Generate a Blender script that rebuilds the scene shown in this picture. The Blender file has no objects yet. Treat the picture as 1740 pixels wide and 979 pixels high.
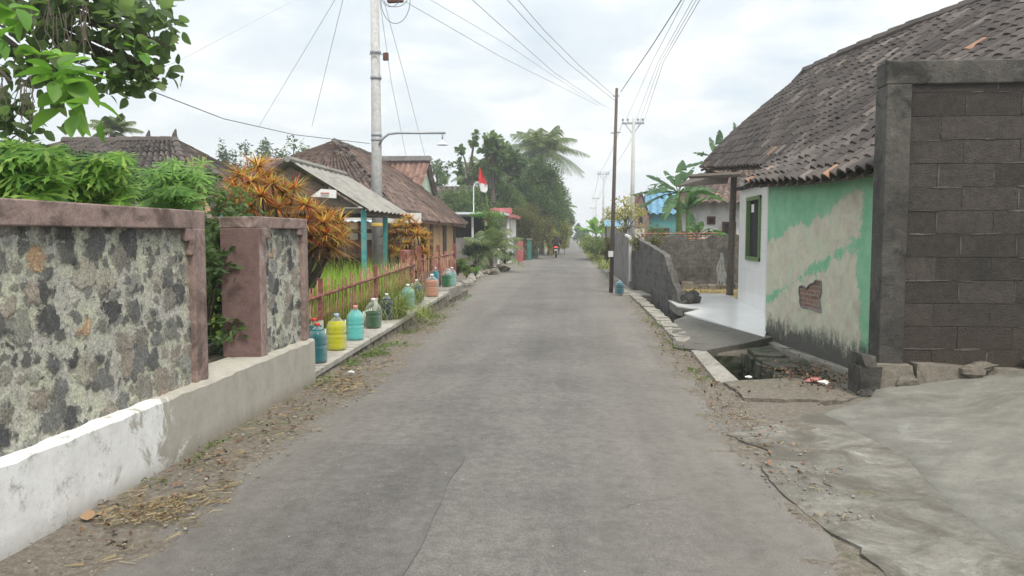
import bpy, bmesh, math, random
import numpy as np
from mathutils import Vector, Matrix
random.seed(7); rng = np.random.default_rng(11)
R = math.radians
col = bpy.context.scene.collection
sc = bpy.context.scene
# ------------------------------------------------------------------ camera model (pixels of the 1740x979 photo)
F = 1304.0; CX = 870; CY = 489.5; EYE = 1.5
PIT = math.atan(89.5/F); YAW = math.atan(105/F/math.cos(PIT))
def ray(px, py):
    x = (px-CX)/F; y = -(py-CY)/F
    d = (x, math.cos(PIT)+y*math.sin(PIT), -math.sin(PIT)+y*math.cos(PIT))
    c, s = math.cos(YAW), math.sin(YAW)
    return (d[0]*c-d[1]*s, d[0]*s+d[1]*c, d[2])
def A(px, py, Y):
    d = ray(px, py); t = Y/d[1]; return Vector((d[0]*t, Y, EYE+d[2]*t))
def AX(px, py, X):
    d = ray(px, py); t = X/d[0]; return Vector((X, d[1]*t, EYE+d[2]*t))
def G(px, py, z=0.0):
    d = ray(px, py); t = (z-EYE)/d[2]; return Vector((d[0]*t, d[1]*t, z))
def sst(a, b, x):
    t = min(1, max(0, (x-a)/(b-a))); return t*t*(3-2*t)
def lerp(pts, x):
    if x <= pts[0][0]: return pts[0][1]
    for (a, va), (b, vb) in zip(pts, pts[1:]):
        if x <= b: return va+(vb-va)*(x-a)/(b-a)
    return pts[-1][1]

# ------------------------------------------------------------------ mesh builder
class MB:
    def __init__(s): s.v = []; s.f = []; s.uv = {}; s.n = 0
    def add(s, vs, fs):
        k = s.n; vs = [tuple(v) for v in vs]; s.v += vs; s.n += len(vs)
        s.f += [tuple(i+k for i in f) for f in fs]; return k
    def box(s, a, b, jit=0.0, rot=0.0, piv=None):
        x0, y0, z0 = a; x1, y1, z1 = b
        vs = [(x0,y0,z0),(x1,y0,z0),(x1,y1,z0),(x0,y1,z0),(x0,y0,z1),(x1,y0,z1),(x1,y1,z1),(x0,y1,z1)]
        if rot:
            cx, cy = piv or ((x0+x1)/2, (y0+y1)/2); c, q = math.cos(rot), math.sin(rot)
            vs = [(cx+(x-cx)*c-(y-cy)*q, cy+(x-cx)*q+(y-cy)*c, z) for x, y, z in vs]
        if jit: vs = [tuple(c+random.uniform(-jit, jit) for c in v) for v in vs]
        s.add(vs, [(0,3,2,1),(4,5,6,7),(0,1,5,4),(1,2,6,5),(2,3,7,6),(3,0,4,7)])
    def hexa(s, vs): s.add(vs, [(0,3,2,1),(4,5,6,7),(0,1,5,4),(1,2,6,5),(2,3,7,6),(3,0,4,7)])
    def tube(s, pts, rad, n=6, cap=True):
        pts = [Vector(p) for p in pts]; m = len(pts)
        if not hasattr(rad, '__len__'): rad = [rad]*m
        rings = []; up = Vector((0, 0, 1)); prev = None
        for i, p in enumerate(pts):
            d = (pts[min(i+1, m-1)]-pts[max(i-1, 0)]).normalized()
            if prev is None: a = d.cross(up if abs(d.z) < .95 else Vector((1, 0, 0))).normalized()
            else: a = (prev-d*prev.dot(d)).normalized()
            prev = a; b = d.cross(a)
            rings.append([p+(a*math.cos(t)+b*math.sin(t))*rad[i] for t in [2*math.pi*k/n for k in range(n)]])
        vs = [v for r in rings for v in r]; fs = []
        for i in range(m-1):
            for k in range(n):
                fs.append((i*n+k, i*n+(k+1) % n, (i+1)*n+(k+1) % n, (i+1)*n+k))
        if cap: fs.append(tuple(range(n-1, -1, -1))); fs.append(tuple((m-1)*n+k for k in range(n)))
        s.add(vs, fs)
    def lathe(s, prof, n=20, c=(0, 0, 0), sq=0.0):
        vs = []; fs = []; m = len(prof)
        for r, z in prof:
            for k in range(n):
                t = 2*math.pi*k/n; q = 1+sq*(abs(math.cos(2*t))**.5)*0
                vs.append((c[0]+r*math.cos(t)*q, c[1]+r*math.sin(t)*q, c[2]+z))
        for i in range(m-1):
            for k in range(n): fs.append((i*n+k, i*n+(k+1) % n, (i+1)*n+(k+1) % n, (i+1)*n+k))
        fs.append(tuple(range(n-1, -1, -1))); fs.append(tuple((m-1)*n+k for k in range(n)))
        s.add(vs, fs)
    def blob(s, c, r, jit=.2, seg=8, ring=5):
        vs = []; fs = []
        for i in range(ring+1):
            ph = math.pi*i/ring
            for k in range(seg):
                t = 2*math.pi*k/seg; q = 1+random.uniform(-jit, jit)
                vs.append((c[0]+r[0]*math.sin(ph)*math.cos(t)*q, c[1]+r[1]*math.sin(ph)*math.sin(t)*q, c[2]-r[2]*math.cos(ph)*q))
        for i in range(ring):
            for k in range(seg): fs.append((i*seg+k, i*seg+(k+1) % seg, (i+1)*seg+(k+1) % seg, (i+1)*seg+k))
        s.add(vs, fs)
    def arr(s, V, Fc):
        k = s.n; s.v += [tuple(r) for r in V.tolist()]; s.n += len(V); s.f += [tuple(r) for r in (Fc+k).tolist()]
    def mesh(s, name, loc=(0, 0, 0), smooth=False):
        me = bpy.data.meshes.new(name)
        V = np.array(s.v, dtype=np.float64).reshape(-1, 3)-np.array(loc)
        me.from_pydata(V.tolist(), [], s.f); me.update()
        if s.uv:
            uvl = me.uv_layers.new(name='UVMap')
            for p in me.polygons:
                if p.index in s.uv:
                    for li in p.loop_indices: uvl.data[li].uv = s.uv[p.index]
        if smooth:
            me.polygons.foreach_set('use_smooth', [True]*len(me.polygons))
        return me

def thing(name, label, cat, loc=(0, 0, 0), group=None):
    o = bpy.data.objects.new(name, None); col.objects.link(o); o.location = loc; o.empty_display_size = .1
    o['label'] = label; o['category'] = cat
    if group: o['group'] = group
    return o
def part(name, mb, m, parent=None, smooth=False, label=None, kind=None, bev=0):
    loc = tuple(parent_loc(parent)) if parent else (0, 0, 0)
    o = bpy.data.objects.new(name, mb.mesh(name, loc, smooth)); col.objects.link(o)
    o.data.materials.append(m)
    if parent: o.parent = parent
    if label: o['label'] = label
    if kind: o['kind'] = kind
    if bev:
        b = o.modifiers.new('bev', 'BEVEL'); b.width = bev; b.segments = 2; b.limit_method = 'ANGLE'
    return o
def parent_loc(p):
    l = Vector(p.location)
    while p.parent: p = p.parent; l += Vector(p.location)
    return l
def solo(name, mb, m, label, cat, group=None, smooth=False, kind=None, bev=0):
    o = part(name, mb, m, None, smooth, label, kind, bev); o['category'] = cat
    # put origin at the base centre
    me = o.data; c = [v.co for v in me.vertices]
    if c:
        xs = [v.x for v in c]; ys = [v.y for v in c]; zs = [v.z for v in c]
        q = Vector(((min(xs)+max(xs))/2, (min(ys)+max(ys))/2, min(zs)))
        me.transform(Matrix.Translation(-q)); o.location = q
    if group: o['group'] = group
    return o
def struct(name, mb, m, smooth=False): return part(name, mb, m, None, smooth, None, 'structure')
def stuff(name, mb, m, label, cat):
    o = part(name, mb, m, None, False, label, 'stuff'); o['category'] = cat; return o
def dup(root, loc, label=None, group=None, rotz=0.0, scale=1.0):
    r = root.copy(); col.objects.link(r); r.location = loc; r.rotation_euler = (0, 0, rotz); r.scale = (scale,)*3
    if label: r['label'] = label
    if group: r['group'] = group
    for ch in list(root.children):
        c = ch.copy(); col.objects.link(c); c.parent = r
        for g in list(ch.children):
            d = g.copy(); col.objects.link(d); d.parent = c
    return r

# ------------------------------------------------------------------ materials
def nt(name):
    m = bpy.data.materials.new(name); m.use_nodes = True; t = m.node_tree
    b = t.nodes['Principled BSDF']; b.inputs['Specular IOR Level'].default_value = .3
    return m, t, b
def N(t, typ, **k):
    n = t.nodes.new(typ)
    for a, v in k.items():
        if a in ('inp',):
            for i, x in v.items(): n.inputs[i].default_value = x
        else: setattr(n, a, v)
    return n
def noise(t, scale, detail=6, rough=.6, dist=0, vec=None):
    n = N(t, 'ShaderNodeTexNoise'); n.inputs['Scale'].default_value = scale; n.inputs['Detail'].default_value = detail
    n.inputs['Roughness'].default_value = rough; n.inputs['Distortion'].default_value = dist
    if vec is None: vec = coords(t)
    t.links.new(vec, n.inputs['Vector']); return n.outputs['Fac']
def coords(t):
    for n in t.nodes:
        if n.type == 'NEW_GEOMETRY': return n.outputs['Position']
    return N(t, 'ShaderNodeNewGeometry').outputs['Position']
def ramp(t, fac, stops, interp='LINEAR'):
    n = N(t, 'ShaderNodeValToRGB'); cr = n.color_ramp; cr.interpolation = interp
    while len(cr.elements) < len(stops): cr.elements.new(.5)
    for e, (p, c) in zip(cr.elements, stops):
        e.position = p; e.color = (c, c, c, 1) if not hasattr(c, '__len__') else (*c[:3], 1)
    t.links.new(fac, n.inputs['Fac']); return n.outputs['Color']
def mix(t, fac, a, b, mode='MIX'):
    n = N(t, 'ShaderNodeMix', data_type='RGBA', blend_type=mode)
    for k, v in ((0, fac), (6, a), (7, b)):
        if hasattr(v, 'is_linked') or hasattr(v, 'links'): t.links.new(v, n.inputs[k])
        elif k == 0: n.inputs[0].default_value = v
        else: n.inputs[k].default_value = (*v[:3], 1) if hasattr(v, '__len__') else (v, v, v, 1)
    return n.outputs[2]
def math_(t, op, a, b=None, clamp=False):
    n = N(t, 'ShaderNodeMath', operation=op, use_clamp=clamp)
    for k, v in ((0, a), (1, b)):
        if v is None: continue
        if hasattr(v, 'links'): t.links.new(v, n.inputs[k])
        else: n.inputs[k].default_value = v
    return n.outputs[0]
def bump(t, b, h, strength=.3, dist=.01):
    n = N(t, 'ShaderNodeBump'); n.inputs['Strength'].default_value = strength; n.inputs['Distance'].default_value = dist
    t.links.new(h, n.inputs['Height']); t.links.new(n.outputs['Normal'], b.inputs['Normal'])
def sep(t, vec=None):
    n = N(t, 'ShaderNodeSeparateXYZ'); t.links.new(vec or coords(t), n.inputs[0]); return n.outputs
def setc(t, b, c): t.links.new(c, b.inputs['Base Color'])
def flat(name, c, rough=.7, var=.25, scale=6, bmp=.15, metal=0, dirt=None):
    m, t, b = nt(name); f = noise(t, scale, 8, .65)
    lo = tuple(x*(1-var) for x in c); hi = tuple(min(1, x*(1+var)) for x in c)
    cc = ramp(t, f, [(.3, lo), (.7, hi)])
    if dirt:
        d = noise(t, scale*.35, 10, .7); mk = ramp(t, d, [(.5, 0.), (.68, 1.)]); cc = mix(t, mk, cc, dirt)
    setc(t, b, cc); b.inputs['Roughness'].default_value = rough; b.inputs['Metallic'].default_value = metal
    if bmp: bump(t, b, noise(t, scale*12, 6), bmp, .01)
    return m
def leafmat(name, stops, trans=.35, rough=.5, spec=.3, big=None):
    m, t, b = nt(name)
    g = N(t, 'ShaderNodeNewGeometry'); c = ramp(t, g.outputs['Random Per Island'], stops)
    if big is not None:
        k = noise(t, big, 2); c = mix(t, ramp(t, k, [(.38, 0.), (.62, 1.)]), mix(t, .5, c, tuple(x*.7 for x in stops[0][1])), c)
    setc(t, b, c); b.inputs['Roughness'].default_value = rough; b.inputs['Specular IOR Level'].default_value = spec
    tr = N(t, 'ShaderNodeBsdfTranslucent'); t.links.new(mix(t, 1.0, c, (1.25, 1.3, .8), 'MULTIPLY'), tr.inputs['Color'])
    mx = N(t, 'ShaderNodeMixShader'); mx.inputs[0].default_value = trans
    t.links.new(b.outputs[0], mx.inputs[1]); t.links.new(tr.outputs[0], mx.inputs[2])
    t.links.new(mx.outputs[0], t.nodes['Material Output'].inputs['Surface'])
    return m
M = {}
# asphalt
def asphalt(name, lo, hi, dust=True):
    m, t, b = nt(name)
    fine = noise(t, 130, 3, .7); mid = noise(t, 14, 8, .7); big = noise(t, .55, 6, .6, .4); P = sep(t)
    c = ramp(t, big, [(.3, lo), (.7, hi)])
    c = mix(t, .55, c, ramp(t, mid, [(.3, .55), (.7, 1.45)]), 'MULTIPLY')
    c = mix(t, .6, c, ramp(t, fine, [(.34, .5), (.5, 1.), (.68, 1.7)]), 'MULTIPLY')
    v = N(t, 'ShaderNodeTexVoronoi'); v.inputs['Scale'].default_value = 9; t.links.new(coords(t), v.inputs['Vector'])
    c = mix(t, ramp(t, v.outputs['Distance'], [(.035, 1.), (.06, 0.)]), c, (.34, .33, .3))
    if dust:   # dust swept to the two edges of the lane
        dn = noise(t, 1.3, 8, .7, .6)
        xr = math_(t, 'MULTIPLY', math_(t, 'SUBTRACT', P[0], .05), .95, True)
        xl = math_(t, 'MULTIPLY', math_(t, 'SUBTRACT', -1.35, P[0]), .9, True)
        k = math_(t, 'MULTIPLY', math_(t, 'ADD', xr, xl), ramp(t, dn, [(.3, .25), (.62, 1.)]), True)
        c = mix(t, math_(t, 'MULTIPLY', k, .5), c, (.24, .217, .18))
        # faint lengthwise wear
        st = N(t, 'ShaderNodeMapping'); st.inputs['Scale'].default_value = (2.2, .12, 1); t.links.new(coords(t), st.inputs[0])
        c = mix(t, .5, c, ramp(t, noise(t, 1.2, 5, .6, 0, st.outputs[0]), [(.35, .8), (.65, 1.2)]), 'MULTIPLY')
    ce = N(t, 'ShaderNodeTexVoronoi', feature='DISTANCE_TO_EDGE'); ce.inputs['Scale'].default_value = .8
    wv = N(t, 'ShaderNodeTexNoise'); wv.inputs['Scale'].default_value = 2.5; wv.inputs['Detail'].default_value = 8; t.links.new(coords(t), wv.inputs['Vector'])
    wa = N(t, 'ShaderNodeVectorMath', operation='MULTIPLY_ADD'); wa.inputs[1].default_value = (.6, .6, 0); t.links.new(wv.outputs['Color'], wa.inputs[0]); t.links.new(coords(t), wa.inputs[2]); t.links.new(wa.outputs[0], ce.inputs['Vector'])
    ck = math_(t, 'MULTIPLY', ramp(t, ce.outputs['Distance'], [(.0, 1.), (.008, 0.)]), ramp(t, noise(t, .7, 3, .5), [(.5, 0.), (.62, .6)]))
    c = mix(t, ck, c, (.05, .047, .043))
    c = mix(t, ramp(t, noise(t, 2.2, 12, .8, .5), [(.58, 0.), (.7, .35)]), c, (.25, .235, .21)); c = mix(t, ramp(t, noise(t, 1.1, 10, .75, 1.5), [(.56, 0.), (.68, .3)]), c, (.085, .08, .074))
    setc(t, b, c); b.inputs['Roughness'].default_value = .85
    bump(t, b, math_(t, 'ADD', math_(t, 'MULTIPLY', fine, .8), mid), .5, .014)
    return m
M['asphalt'] = asphalt('asphalt', (.105, .098, .091), (.155, .144, .132))
M['patch'] = asphalt('asphalt_patch', (.093, .088, .082), (.135, .126, .117))
def groundmat():
    m, t, b = nt('dirt_ground')
    a = noise(t, 1.1, 8, .7, .5); f = noise(t, 22, 8, .75); ff = noise(t, 90, 4, .7)
    c = ramp(t, f, [(.25, (.078, .066, .053)), (.5, (.15, .13, .105)), (.75, (.26, .235, .195))])
    g = ramp(t, f, [(.3, (.04, .055, .02)), (.7, (.12, .14, .05))])
    c = mix(t, ramp(t, a, [(.52, 0.), (.66, .55)]), c, g)
    c = mix(t, .5, c, ramp(t, ff, [(.35, .5), (.6, 1.4)]), 'MULTIPLY')
    setc(t, b, c); b.inputs['Roughness'].default_value = .95; bump(t, b, f, .6, .03); return m
M['ground'] = groundmat()
def concrete(name, lo, hi, moss=.0, mosscol=(.03, .035, .02), sc_=3.0, light=None, bs=.4):
    m, t, b = nt(name)
    big = noise(t, sc_*.35, 8, .65, .6); f = noise(t, sc_*4, 10, .72); ff = noise(t, 60, 6, .7)
    c = ramp(t, big, [(.3, lo), (.7, hi)])
    c = mix(t, .7, c, ramp(t, f, [(.3, .62), (.7, 1.3)]), 'MULTIPLY')
    if light: c = mix(t, ramp(t, noise(t, sc_*.8, 12, .75, 1.2), [(.56, 0.), (.66, .8)]), c, light)
    if moss: c = mix(t, ramp(t, noise(t, sc_*.9, 12, .72, .8), [(.62-moss*.25, 0.), (.74-moss*.2, .9)]), c, mosscol)
    c = mix(t, .4, c, ramp(t, ff, [(.3, .65), (.7, 1.3)]), 'MULTIPLY')
    setc(t, b, c); b.inputs['Roughness'].default_value = .88; bump(t, b, math_(t, 'ADD', f, math_(t, 'MULTIPLY', ff, .5)), bs, .02)
    return m
M['driveway'] = concrete('new_concrete', (.160, .155, .134), (.205, .198, .170), .5, (.12, .115, .098), 1.3, (.25, .245, .22), bs=.35)
M['apron'] = concrete('old_concrete', (.17, .16, .138), (.26, .247, .215), .8, (.11, .10, .082), 2.6, (.37, .355, .32), bs=1.0)
M['kerb'] = concrete('kerb_concrete', (.22, .20, .17), (.36, .34, .30), .35, (.07, .065, .045), 4)
M['ledge'] = concrete('ledge_concrete', (.30, .28, .25), (.44, .42, .38), .25, (.10, .09, .065), 3)
M['slabdark'] = concrete('dark_slab_concrete', (.10, .095, .082), (.15, .142, .125), .3, (.05, .05, .035), 3)
M['mossy'] = concrete('mossy_stone', (.07, .065, .05), (.15, .145, .12), .8, (.022, .035, .012), 5, bs=.9)
M['blackmoss'] = concrete('weathered_block', (.055, .051, .046), (.13, .122, .108), .5, (.028, .027, .022), 3.5, (.16, .15, .13), bs=.9)
M['grayplaster'] = concrete('grey_plaster', (.16, .15, .145), (.30, .28, .27), .4, (.07, .065, .06), 1.5)
M['rubble'] = concrete('rubble_stone', (.12, .105, .085), (.25, .225, .185), .4, (.05, .05, .035), 4, bs=.9)
M['pole'] = concrete('pole_concrete', (.42, .42, .41), (.52, .52, .51), .1, (.3, .3, .28), 3, bs=.1)
M['pink'] = concrete('pink_plaster', (.25, .175, .155), (.37, .275, .245), .6, (.11, .08, .068), 5, (.40, .34, .31))
M['pinkdark'] = concrete('dark_pink_plaster', (.14, .086, .08), (.20, .128, .118), .2, (.08, .05, .05), 3)
def plinth():
    m, t, b = nt('plinth_whitewash'); P = sep(t)
    f = noise(t, 12, 8, .7); c1 = ramp(t, f, [(.3, (.34, .32, .27)), (.7, (.43, .405, .35))])
    w = ramp(t, f, [(.3, (.70, .70, .69)), (.7, (.82, .82, .81))])
    n1 = noise(t, 2.6, 12, .75, .8)
    k = math_(t, 'ADD', math_(t, 'MULTIPLY', math_(t, 'SUBTRACT', 5.0, P[1]), 1.1), math_(t, 'MULTIPLY', math_(t, 'SUBTRACT', n1, .5), 4.0))
    k = ramp(t, k, [(.35, 0.), (.6, 1.)]); c = mix(t, k, c1, w)
    d = noise(t, 4.5, 15, .86, .2); c = mix(t, ramp(t, d, [(.53, 0.), (.60, .8)]), c, (.33, .32, .29)); c = mix(t, ramp(t, noise(t, 1.6, 8, .7, 1), [(.45, 0.), (.7, .45)]), c, (.45, .43, .38))
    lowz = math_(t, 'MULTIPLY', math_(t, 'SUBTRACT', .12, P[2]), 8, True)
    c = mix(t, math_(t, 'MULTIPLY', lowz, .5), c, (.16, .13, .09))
    setc(t, b, c); b.inputs['Roughness'].default_value = .9; bump(t, b, math_(t, 'ADD', d, f), .3, .015); return m
M['plinth'] = plinth()
def stonewall(name, scale=5.6):
    m, t, b = nt(name); P = sep(t)
    cv = N(t, 'ShaderNodeCombineXYZ'); t.links.new(math_(t, 'MULTIPLY', P[1], .92), cv.inputs[0]); t.links.new(P[2], cv.inputs[1])
    wob = N(t, 'ShaderNodeTexNoise'); wob.inputs['Scale'].default_value = 7; wob.inputs['Detail'].default_value = 8; wob.inputs['Roughness'].default_value = .65; t.links.new(coords(t), wob.inputs['Vector'])
    va = N(t, 'ShaderNodeVectorMath', operation='MULTIPLY_ADD'); va.inputs[1].default_value = (.19, .19, .0)
    t.links.new(wob.outputs['Color'], va.inputs[0]); t.links.new(cv.outputs[0], va.inputs[2])
    f = noise(t, 26, 12, .8); f2 = noise(t, 3, 12, .78, 1); f3 = noise(t, 10, 12, .8, .6); vf = noise(t, 80, 5, .75); w1 = noise(t, 1.3, 6, .6, .5)
    def layer(sc_, r0, r1, off):
        mp = N(t, 'ShaderNodeMapping'); mp.inputs['Location'].default_value = off; t.links.new(va.outputs[0], mp.inputs[0])
        v = N(t, 'ShaderNodeTexVoronoi', voronoi_dimensions='2D'); v.inputs['Scale'].default_value = sc_; v.inputs['Randomness'].default_value = .85; t.links.new(mp.outputs[0], v.inputs['Vector'])
        h = sep(t, v.outputs['Color']); r = math_(t, 'ADD', math_(t, 'MULTIPLY', h[1], r1-r0), r0)
        d = math_(t, 'ADD', math_(t, 'SUBTRACT', r, v.outputs['Distance']), math_(t, 'MULTIPLY', math_(t, 'SUBTRACT', f3, .5), .55))
        return math_(t, 'MULTIPLY', d, 9, True), h
    kb, hb = layer(scale, .26, .64, (0, 0, 0)); ks, hs_ = layer(scale*2.0, .02, .55, (3.3, 1.7, 0))
    cols = [(0, (.065, .067, .068)), (.3, (.10, .102, .10)), (.5, (.15, .152, .145)), (.68, (.205, .19, .165)), (.84, (.26, .225, .185)), (.982, (.40, .27, .16))]
    sb = ramp(t, hb[0], cols, 'CONSTANT'); ss = ramp(t, hs_[0], cols[:4]+[(.85, (.24, .22, .19))], 'CONSTANT')
    mort = ramp(t, f, [(.3, (.25, .245, .215)), (.5, (.42, .41, .365)), (.7, (.60, .59, .53))])
    mort = mix(t, ramp(t, f2, [(.46, 0.), (.56, .75)]), mort, (.50, .51, .38))
    mort = mix(t, ramp(t, f3, [(.5, 0.), (.62, .6)]), mort, (.25, .245, .225))
    tex = ramp(t, f3, [(.3, .5), (.5, 1.0), (.7, 2.0)])
    c = mix(t, math_(t, 'MULTIPLY', ks, .85), mort, mix(t, .9, ss, tex, 'MULTIPLY'))
    c = mix(t, math_(t, 'MULTIPLY', kb, ramp(t, hb[2], [(0., .5), (.15, .8), (.35, .95)], 'CONSTANT')), c, mix(t, .9, sb, tex, 'MULTIPLY'))
    c = mix(t, ramp(t, noise(t, 8, 14, .88, 1), [(.56, 0.), (.62, .7)]), c, (.44, .43, .38))
    top = math_(t, 'MULTIPLY', math_(t, 'SUBTRACT', P[2], 1.25), 2.2, True)
    c = mix(t, math_(t, 'MULTIPLY', top, ramp(t, noise(t, 4.5, 10, .8), [(.42, 0.), (.55, .85)])), c, (.06, .058, .05))
    c = mix(t, .8, c, ramp(t, vf, [(.36, .45), (.64, 1.55)]), 'MULTIPLY')
    setc(t, b, c); b.inputs['Roughness'].default_value = .94
    k = math_(t, 'MAXIMUM', kb, math_(t, 'MULTIPLY', ks, .6))
    hh = math_(t, 'ADD', math_(t, 'MULTIPLY', k, .9), math_(t, 'MULTIPLY', f3, 1.2))
    dn = N(t, 'ShaderNodeDisplacement'); dn.inputs['Midlevel'].default_value = .9; dn.inputs['Scale'].default_value = .010; t.links.new(hh, dn.inputs['Height']); t.links.new(dn.outputs[0], t.nodes['Material Output'].inputs['Displacement']); m.displacement_method = 'BOTH'
    bump(t, b, math_(t, 'ADD', math_(t, 'MULTIPLY', f, .6), math_(t, 'MULTIPLY', vf, .3)), .6, .012)
    return m
M['stonewall'] = stonewall('river_stone_masonry', 5.7)
def tilemat(name, stops, bright=.04):
    m, t, b = nt(name)
    u = N(t, 'ShaderNodeUVMap'); fl = N(t, 'ShaderNodeVectorMath', operation='FLOOR'); t.links.new(u.outputs[0], fl.inputs[0])
    w = N(t, 'ShaderNodeTexWhiteNoise', noise_dimensions='2D'); t.links.new(fl.outputs[0], w.inputs['Vector'])
    c = ramp(t, w.outputs['Value'], stops)
    f = noise(t, 1.2, 8, .7, .4); c = mix(t, ramp(t, f, [(.4, 0.), (.7, .6)]), c, tuple(x*.6 for x in stops[0][1]))
    c = mix(t, .7, c, ramp(t, noise(t, 28, 8, .75), [(.3, .5), (.7, 1.5)]), 'MULTIPLY')
    setc(t, b, c); b.inputs['Roughness'].default_value = .85; bump(t, b, noise(t, 50, 6), .4, .01); return m
M['tile'] = tilemat('old_clay_tile', [(0, (.055, .047, .043)), (.5, (.088, .074, .066)), (.92, (.122, .103, .092)), (.985, (.20, .17, .15)), (.997, (.32, .18, .11))])
M['tilebrown'] = tilemat('brown_clay_tile', [(0, (.085, .062, .052)), (.5, (.13, .09, .075)), (.95, (.19, .13, .105)), (.99, (.28, .17, .12))])
M['tilered'] = tilemat('red_clay_tile', [(0, (.15, .08, .06)), (.5, (.22, .125, .095)), (.95, (.32, .19, .14))])
def greenwall():
    m, t, b = nt('peeling_mint_paint'); P = sep(t)
    f = noise(t, 9, 10, .7); big = noise(t, 1.0, 8, .65, .9)
    mint = ramp(t, f, [(.3, (.17, .42, .25)), (.7, (.26, .53, .34))])
    mint = mix(t, ramp(t, noise(t, 2.2, 6, .6), [(.45, 0.), (.7, .55)]), mint, (.38, .60, .43))
    pl = ramp(t, noise(t, 4, 10, .75, .6), [(.3, (.42, .38, .29)), (.55, (.58, .55, .44)), (.75, (.66, .67, .50))])
    pale = (.50, .58, .42)
    # paint survives above, in a band across and down the right edge
    y, z = P[1], P[2]
    top = math_(t, 'MULTIPLY', math_(t, 'SUBTRACT', z, math_(t, 'ADD', 1.30, math_(t, 'MULTIPLY', math_(t, 'SUBTRACT', 11.3, y), .22))), 3.2)
    bandc = math_(t, 'ABSOLUTE', math_(t, 'SUBTRACT', z, math_(t, 'ADD', .72, math_(t, 'MULTIPLY', math_(t, 'SUBTRACT', 10.9, y), .34))))
    band = math_(t, 'ADD', math_(t, 'MULTIPLY', math_(t, 'SUBTRACT', .11, bandc), 5), math_(t, 'MULTIPLY', math_(t, 'SUBTRACT', noise(t, 3.5, 10, .8, .5), .53), 3.5))
    edge = math_(t, 'MULTIPLY', math_(t, 'SUBTRACT', 8.85, y), 3)
    k = math_(t, 'MAXIMUM', math_(t, 'MAXIMUM', top, band), edge)
    k = math_(t, 'ADD', k, math_(t, 'MULTIPLY', math_(t, 'SUBTRACT', big, .5), 2.2))
    k = ramp(t, math_(t, 'ADD', k, math_(t, 'MULTIPLY', math_(t, 'SUBTRACT', noise(t, 14, 14, .85, .4), .5), 1.6)), [(.22, 0.), (.34, 1.)])
    c = mix(t, k, mix(t, ramp(t, noise(t, 1.6, 8, .7, 2), [(.48, 0.), (.66, .7)]), pl, pale), mint)
    # black mould rising from the ground
    mp = N(t, 'ShaderNodeMapping'); mp.inputs['Scale'].default_value = (1, 1, .22); t.links.new(coords(t), mp.inputs[0])
    sn = noise(t, 13, 14, .85, .5, mp.outputs[0]); s2 = noise(t, 3.2, 12, .8)
    q = math_(t, 'SUBTRACT', math_(t, 'ADD', math_(t, 'MULTIPLY', sn, .75), math_(t, 'MULTIPLY', s2, .75)), math_(t, 'ADD', math_(t, 'MULTIPLY', z, .9), .42))
    c = mix(t, ramp(t, q, [(-.02, 0.), (.16, .9)]), c, (.055, .055, .052))
    # bare spots where the render has flaked off
    v = noise(t, 5, 14, .85, 1.2); c = mix(t, ramp(t, v, [(.70, 0.), (.73, .7)]), c, (.22, .17, .13))
    setc(t, b, c); b.inputs['Roughness'].default_value = .8
    bump(t, b, math_(t, 'ADD', math_(t, 'MULTIPLY', k, .5), f), .35, .02); return m
M['greenwall'] = greenwall()
def tiled_white():
    m, t, b = nt('glazed_white_tile'); P = sep(t)
    def line(o, s):
        return ramp(t, math_(t, 'ABSOLUTE', math_(t, 'SUBTRACT', math_(t, 'FRACT', math_(t, 'MULTIPLY', o, s)), .5)), [(.482, 0.), (.49, 1.)])
    ln = math_(t, 'MAXIMUM', math_(t, 'MAXIMUM', line(P[0], 2.5), line(P[1], 2.5)), line(P[2], 2.5))
    c = mix(t, math_(t, 'MULTIPLY', ln, .35), ramp(t, noise(t, 2, 6), [(.3, (.76, .76, .74)), (.7, (.84, .84, .82))]), (.5, .5, .49))
    setc(t, b, c); b.inputs['Roughness'].default_value = .22; b.inputs['Specular IOR Level'].default_value = .5
    bump(t, b, noise(t, 3, 3), .05, .01); return m
M['whitetile'] = tiled_white()
M['brickhole'] = concrete('bare_brick', (.17, .115, .095), (.28, .20, .165), .3, (.12, .09, .07), 8, bs=.9)
M['white'] = flat('white_paint', (.72, .72, .70), .6, .08, 3, .05, dirt=(.5, .49, .46))
M['offwhite'] = flat('dirty_white_plaster', (.6, .6, .58), .8, .12, 3, .1, dirt=(.3, .29, .27))
M['cream'] = flat('apricot_plaster', (.62, .41, .22), .8, .1, 3, .1, dirt=(.5, .33, .18))
M['brown'] = flat('brown_paint', (.11, .045, .03), .6, .25, 5)
M['doorwood'] = flat('dark_wood', (.085, .05, .035), .6, .3, 8)
M['woodgrey'] = flat('grey_old_wood', (.12, .10, .08), .9, .35, 14, .5)
M['woodpole'] = flat('brown_pole_wood', (.115, .09, .08), .85, .3, 10, .4)
M['teal'] = flat('teal_paint', (.06, .26, .27), .6, .25, 8, .2, dirt=(.18, .24, .21))
M['lightteal'] = flat('pale_green_paint', (.50, .62, .48), .8, .1, 3, .1)
M['greenframe'] = flat('green_window_paint', (.13, .20, .075), .5, .15, 6, .05)
M['asbestos'] = flat('grey_fibre_cement', (.27, .26, .235), .9, .2, 5, .3, dirt=(.15, .145, .125))
M['bluerf'] = flat('blue_sheet_metal', (.13, .28, .40), .5, .15, 3, .05, dirt=(.2, .33, .42))
M['steel'] = flat('grey_steel', (.32, .34, .36), .45, .1, 8, .05, .3)
M['galv'] = flat('galvanised_sheet', (.62, .68, .74), .4, .08, 3, .05)
M['dark'] = flat('dark_interior', (.02, .02, .022), .8, .2, 4, .1)
M['rustred'] = flat('rusty_red_paint', (.20, .065, .055), .75, .4, 20, .4, dirt=(.34, .2, .175))
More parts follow.
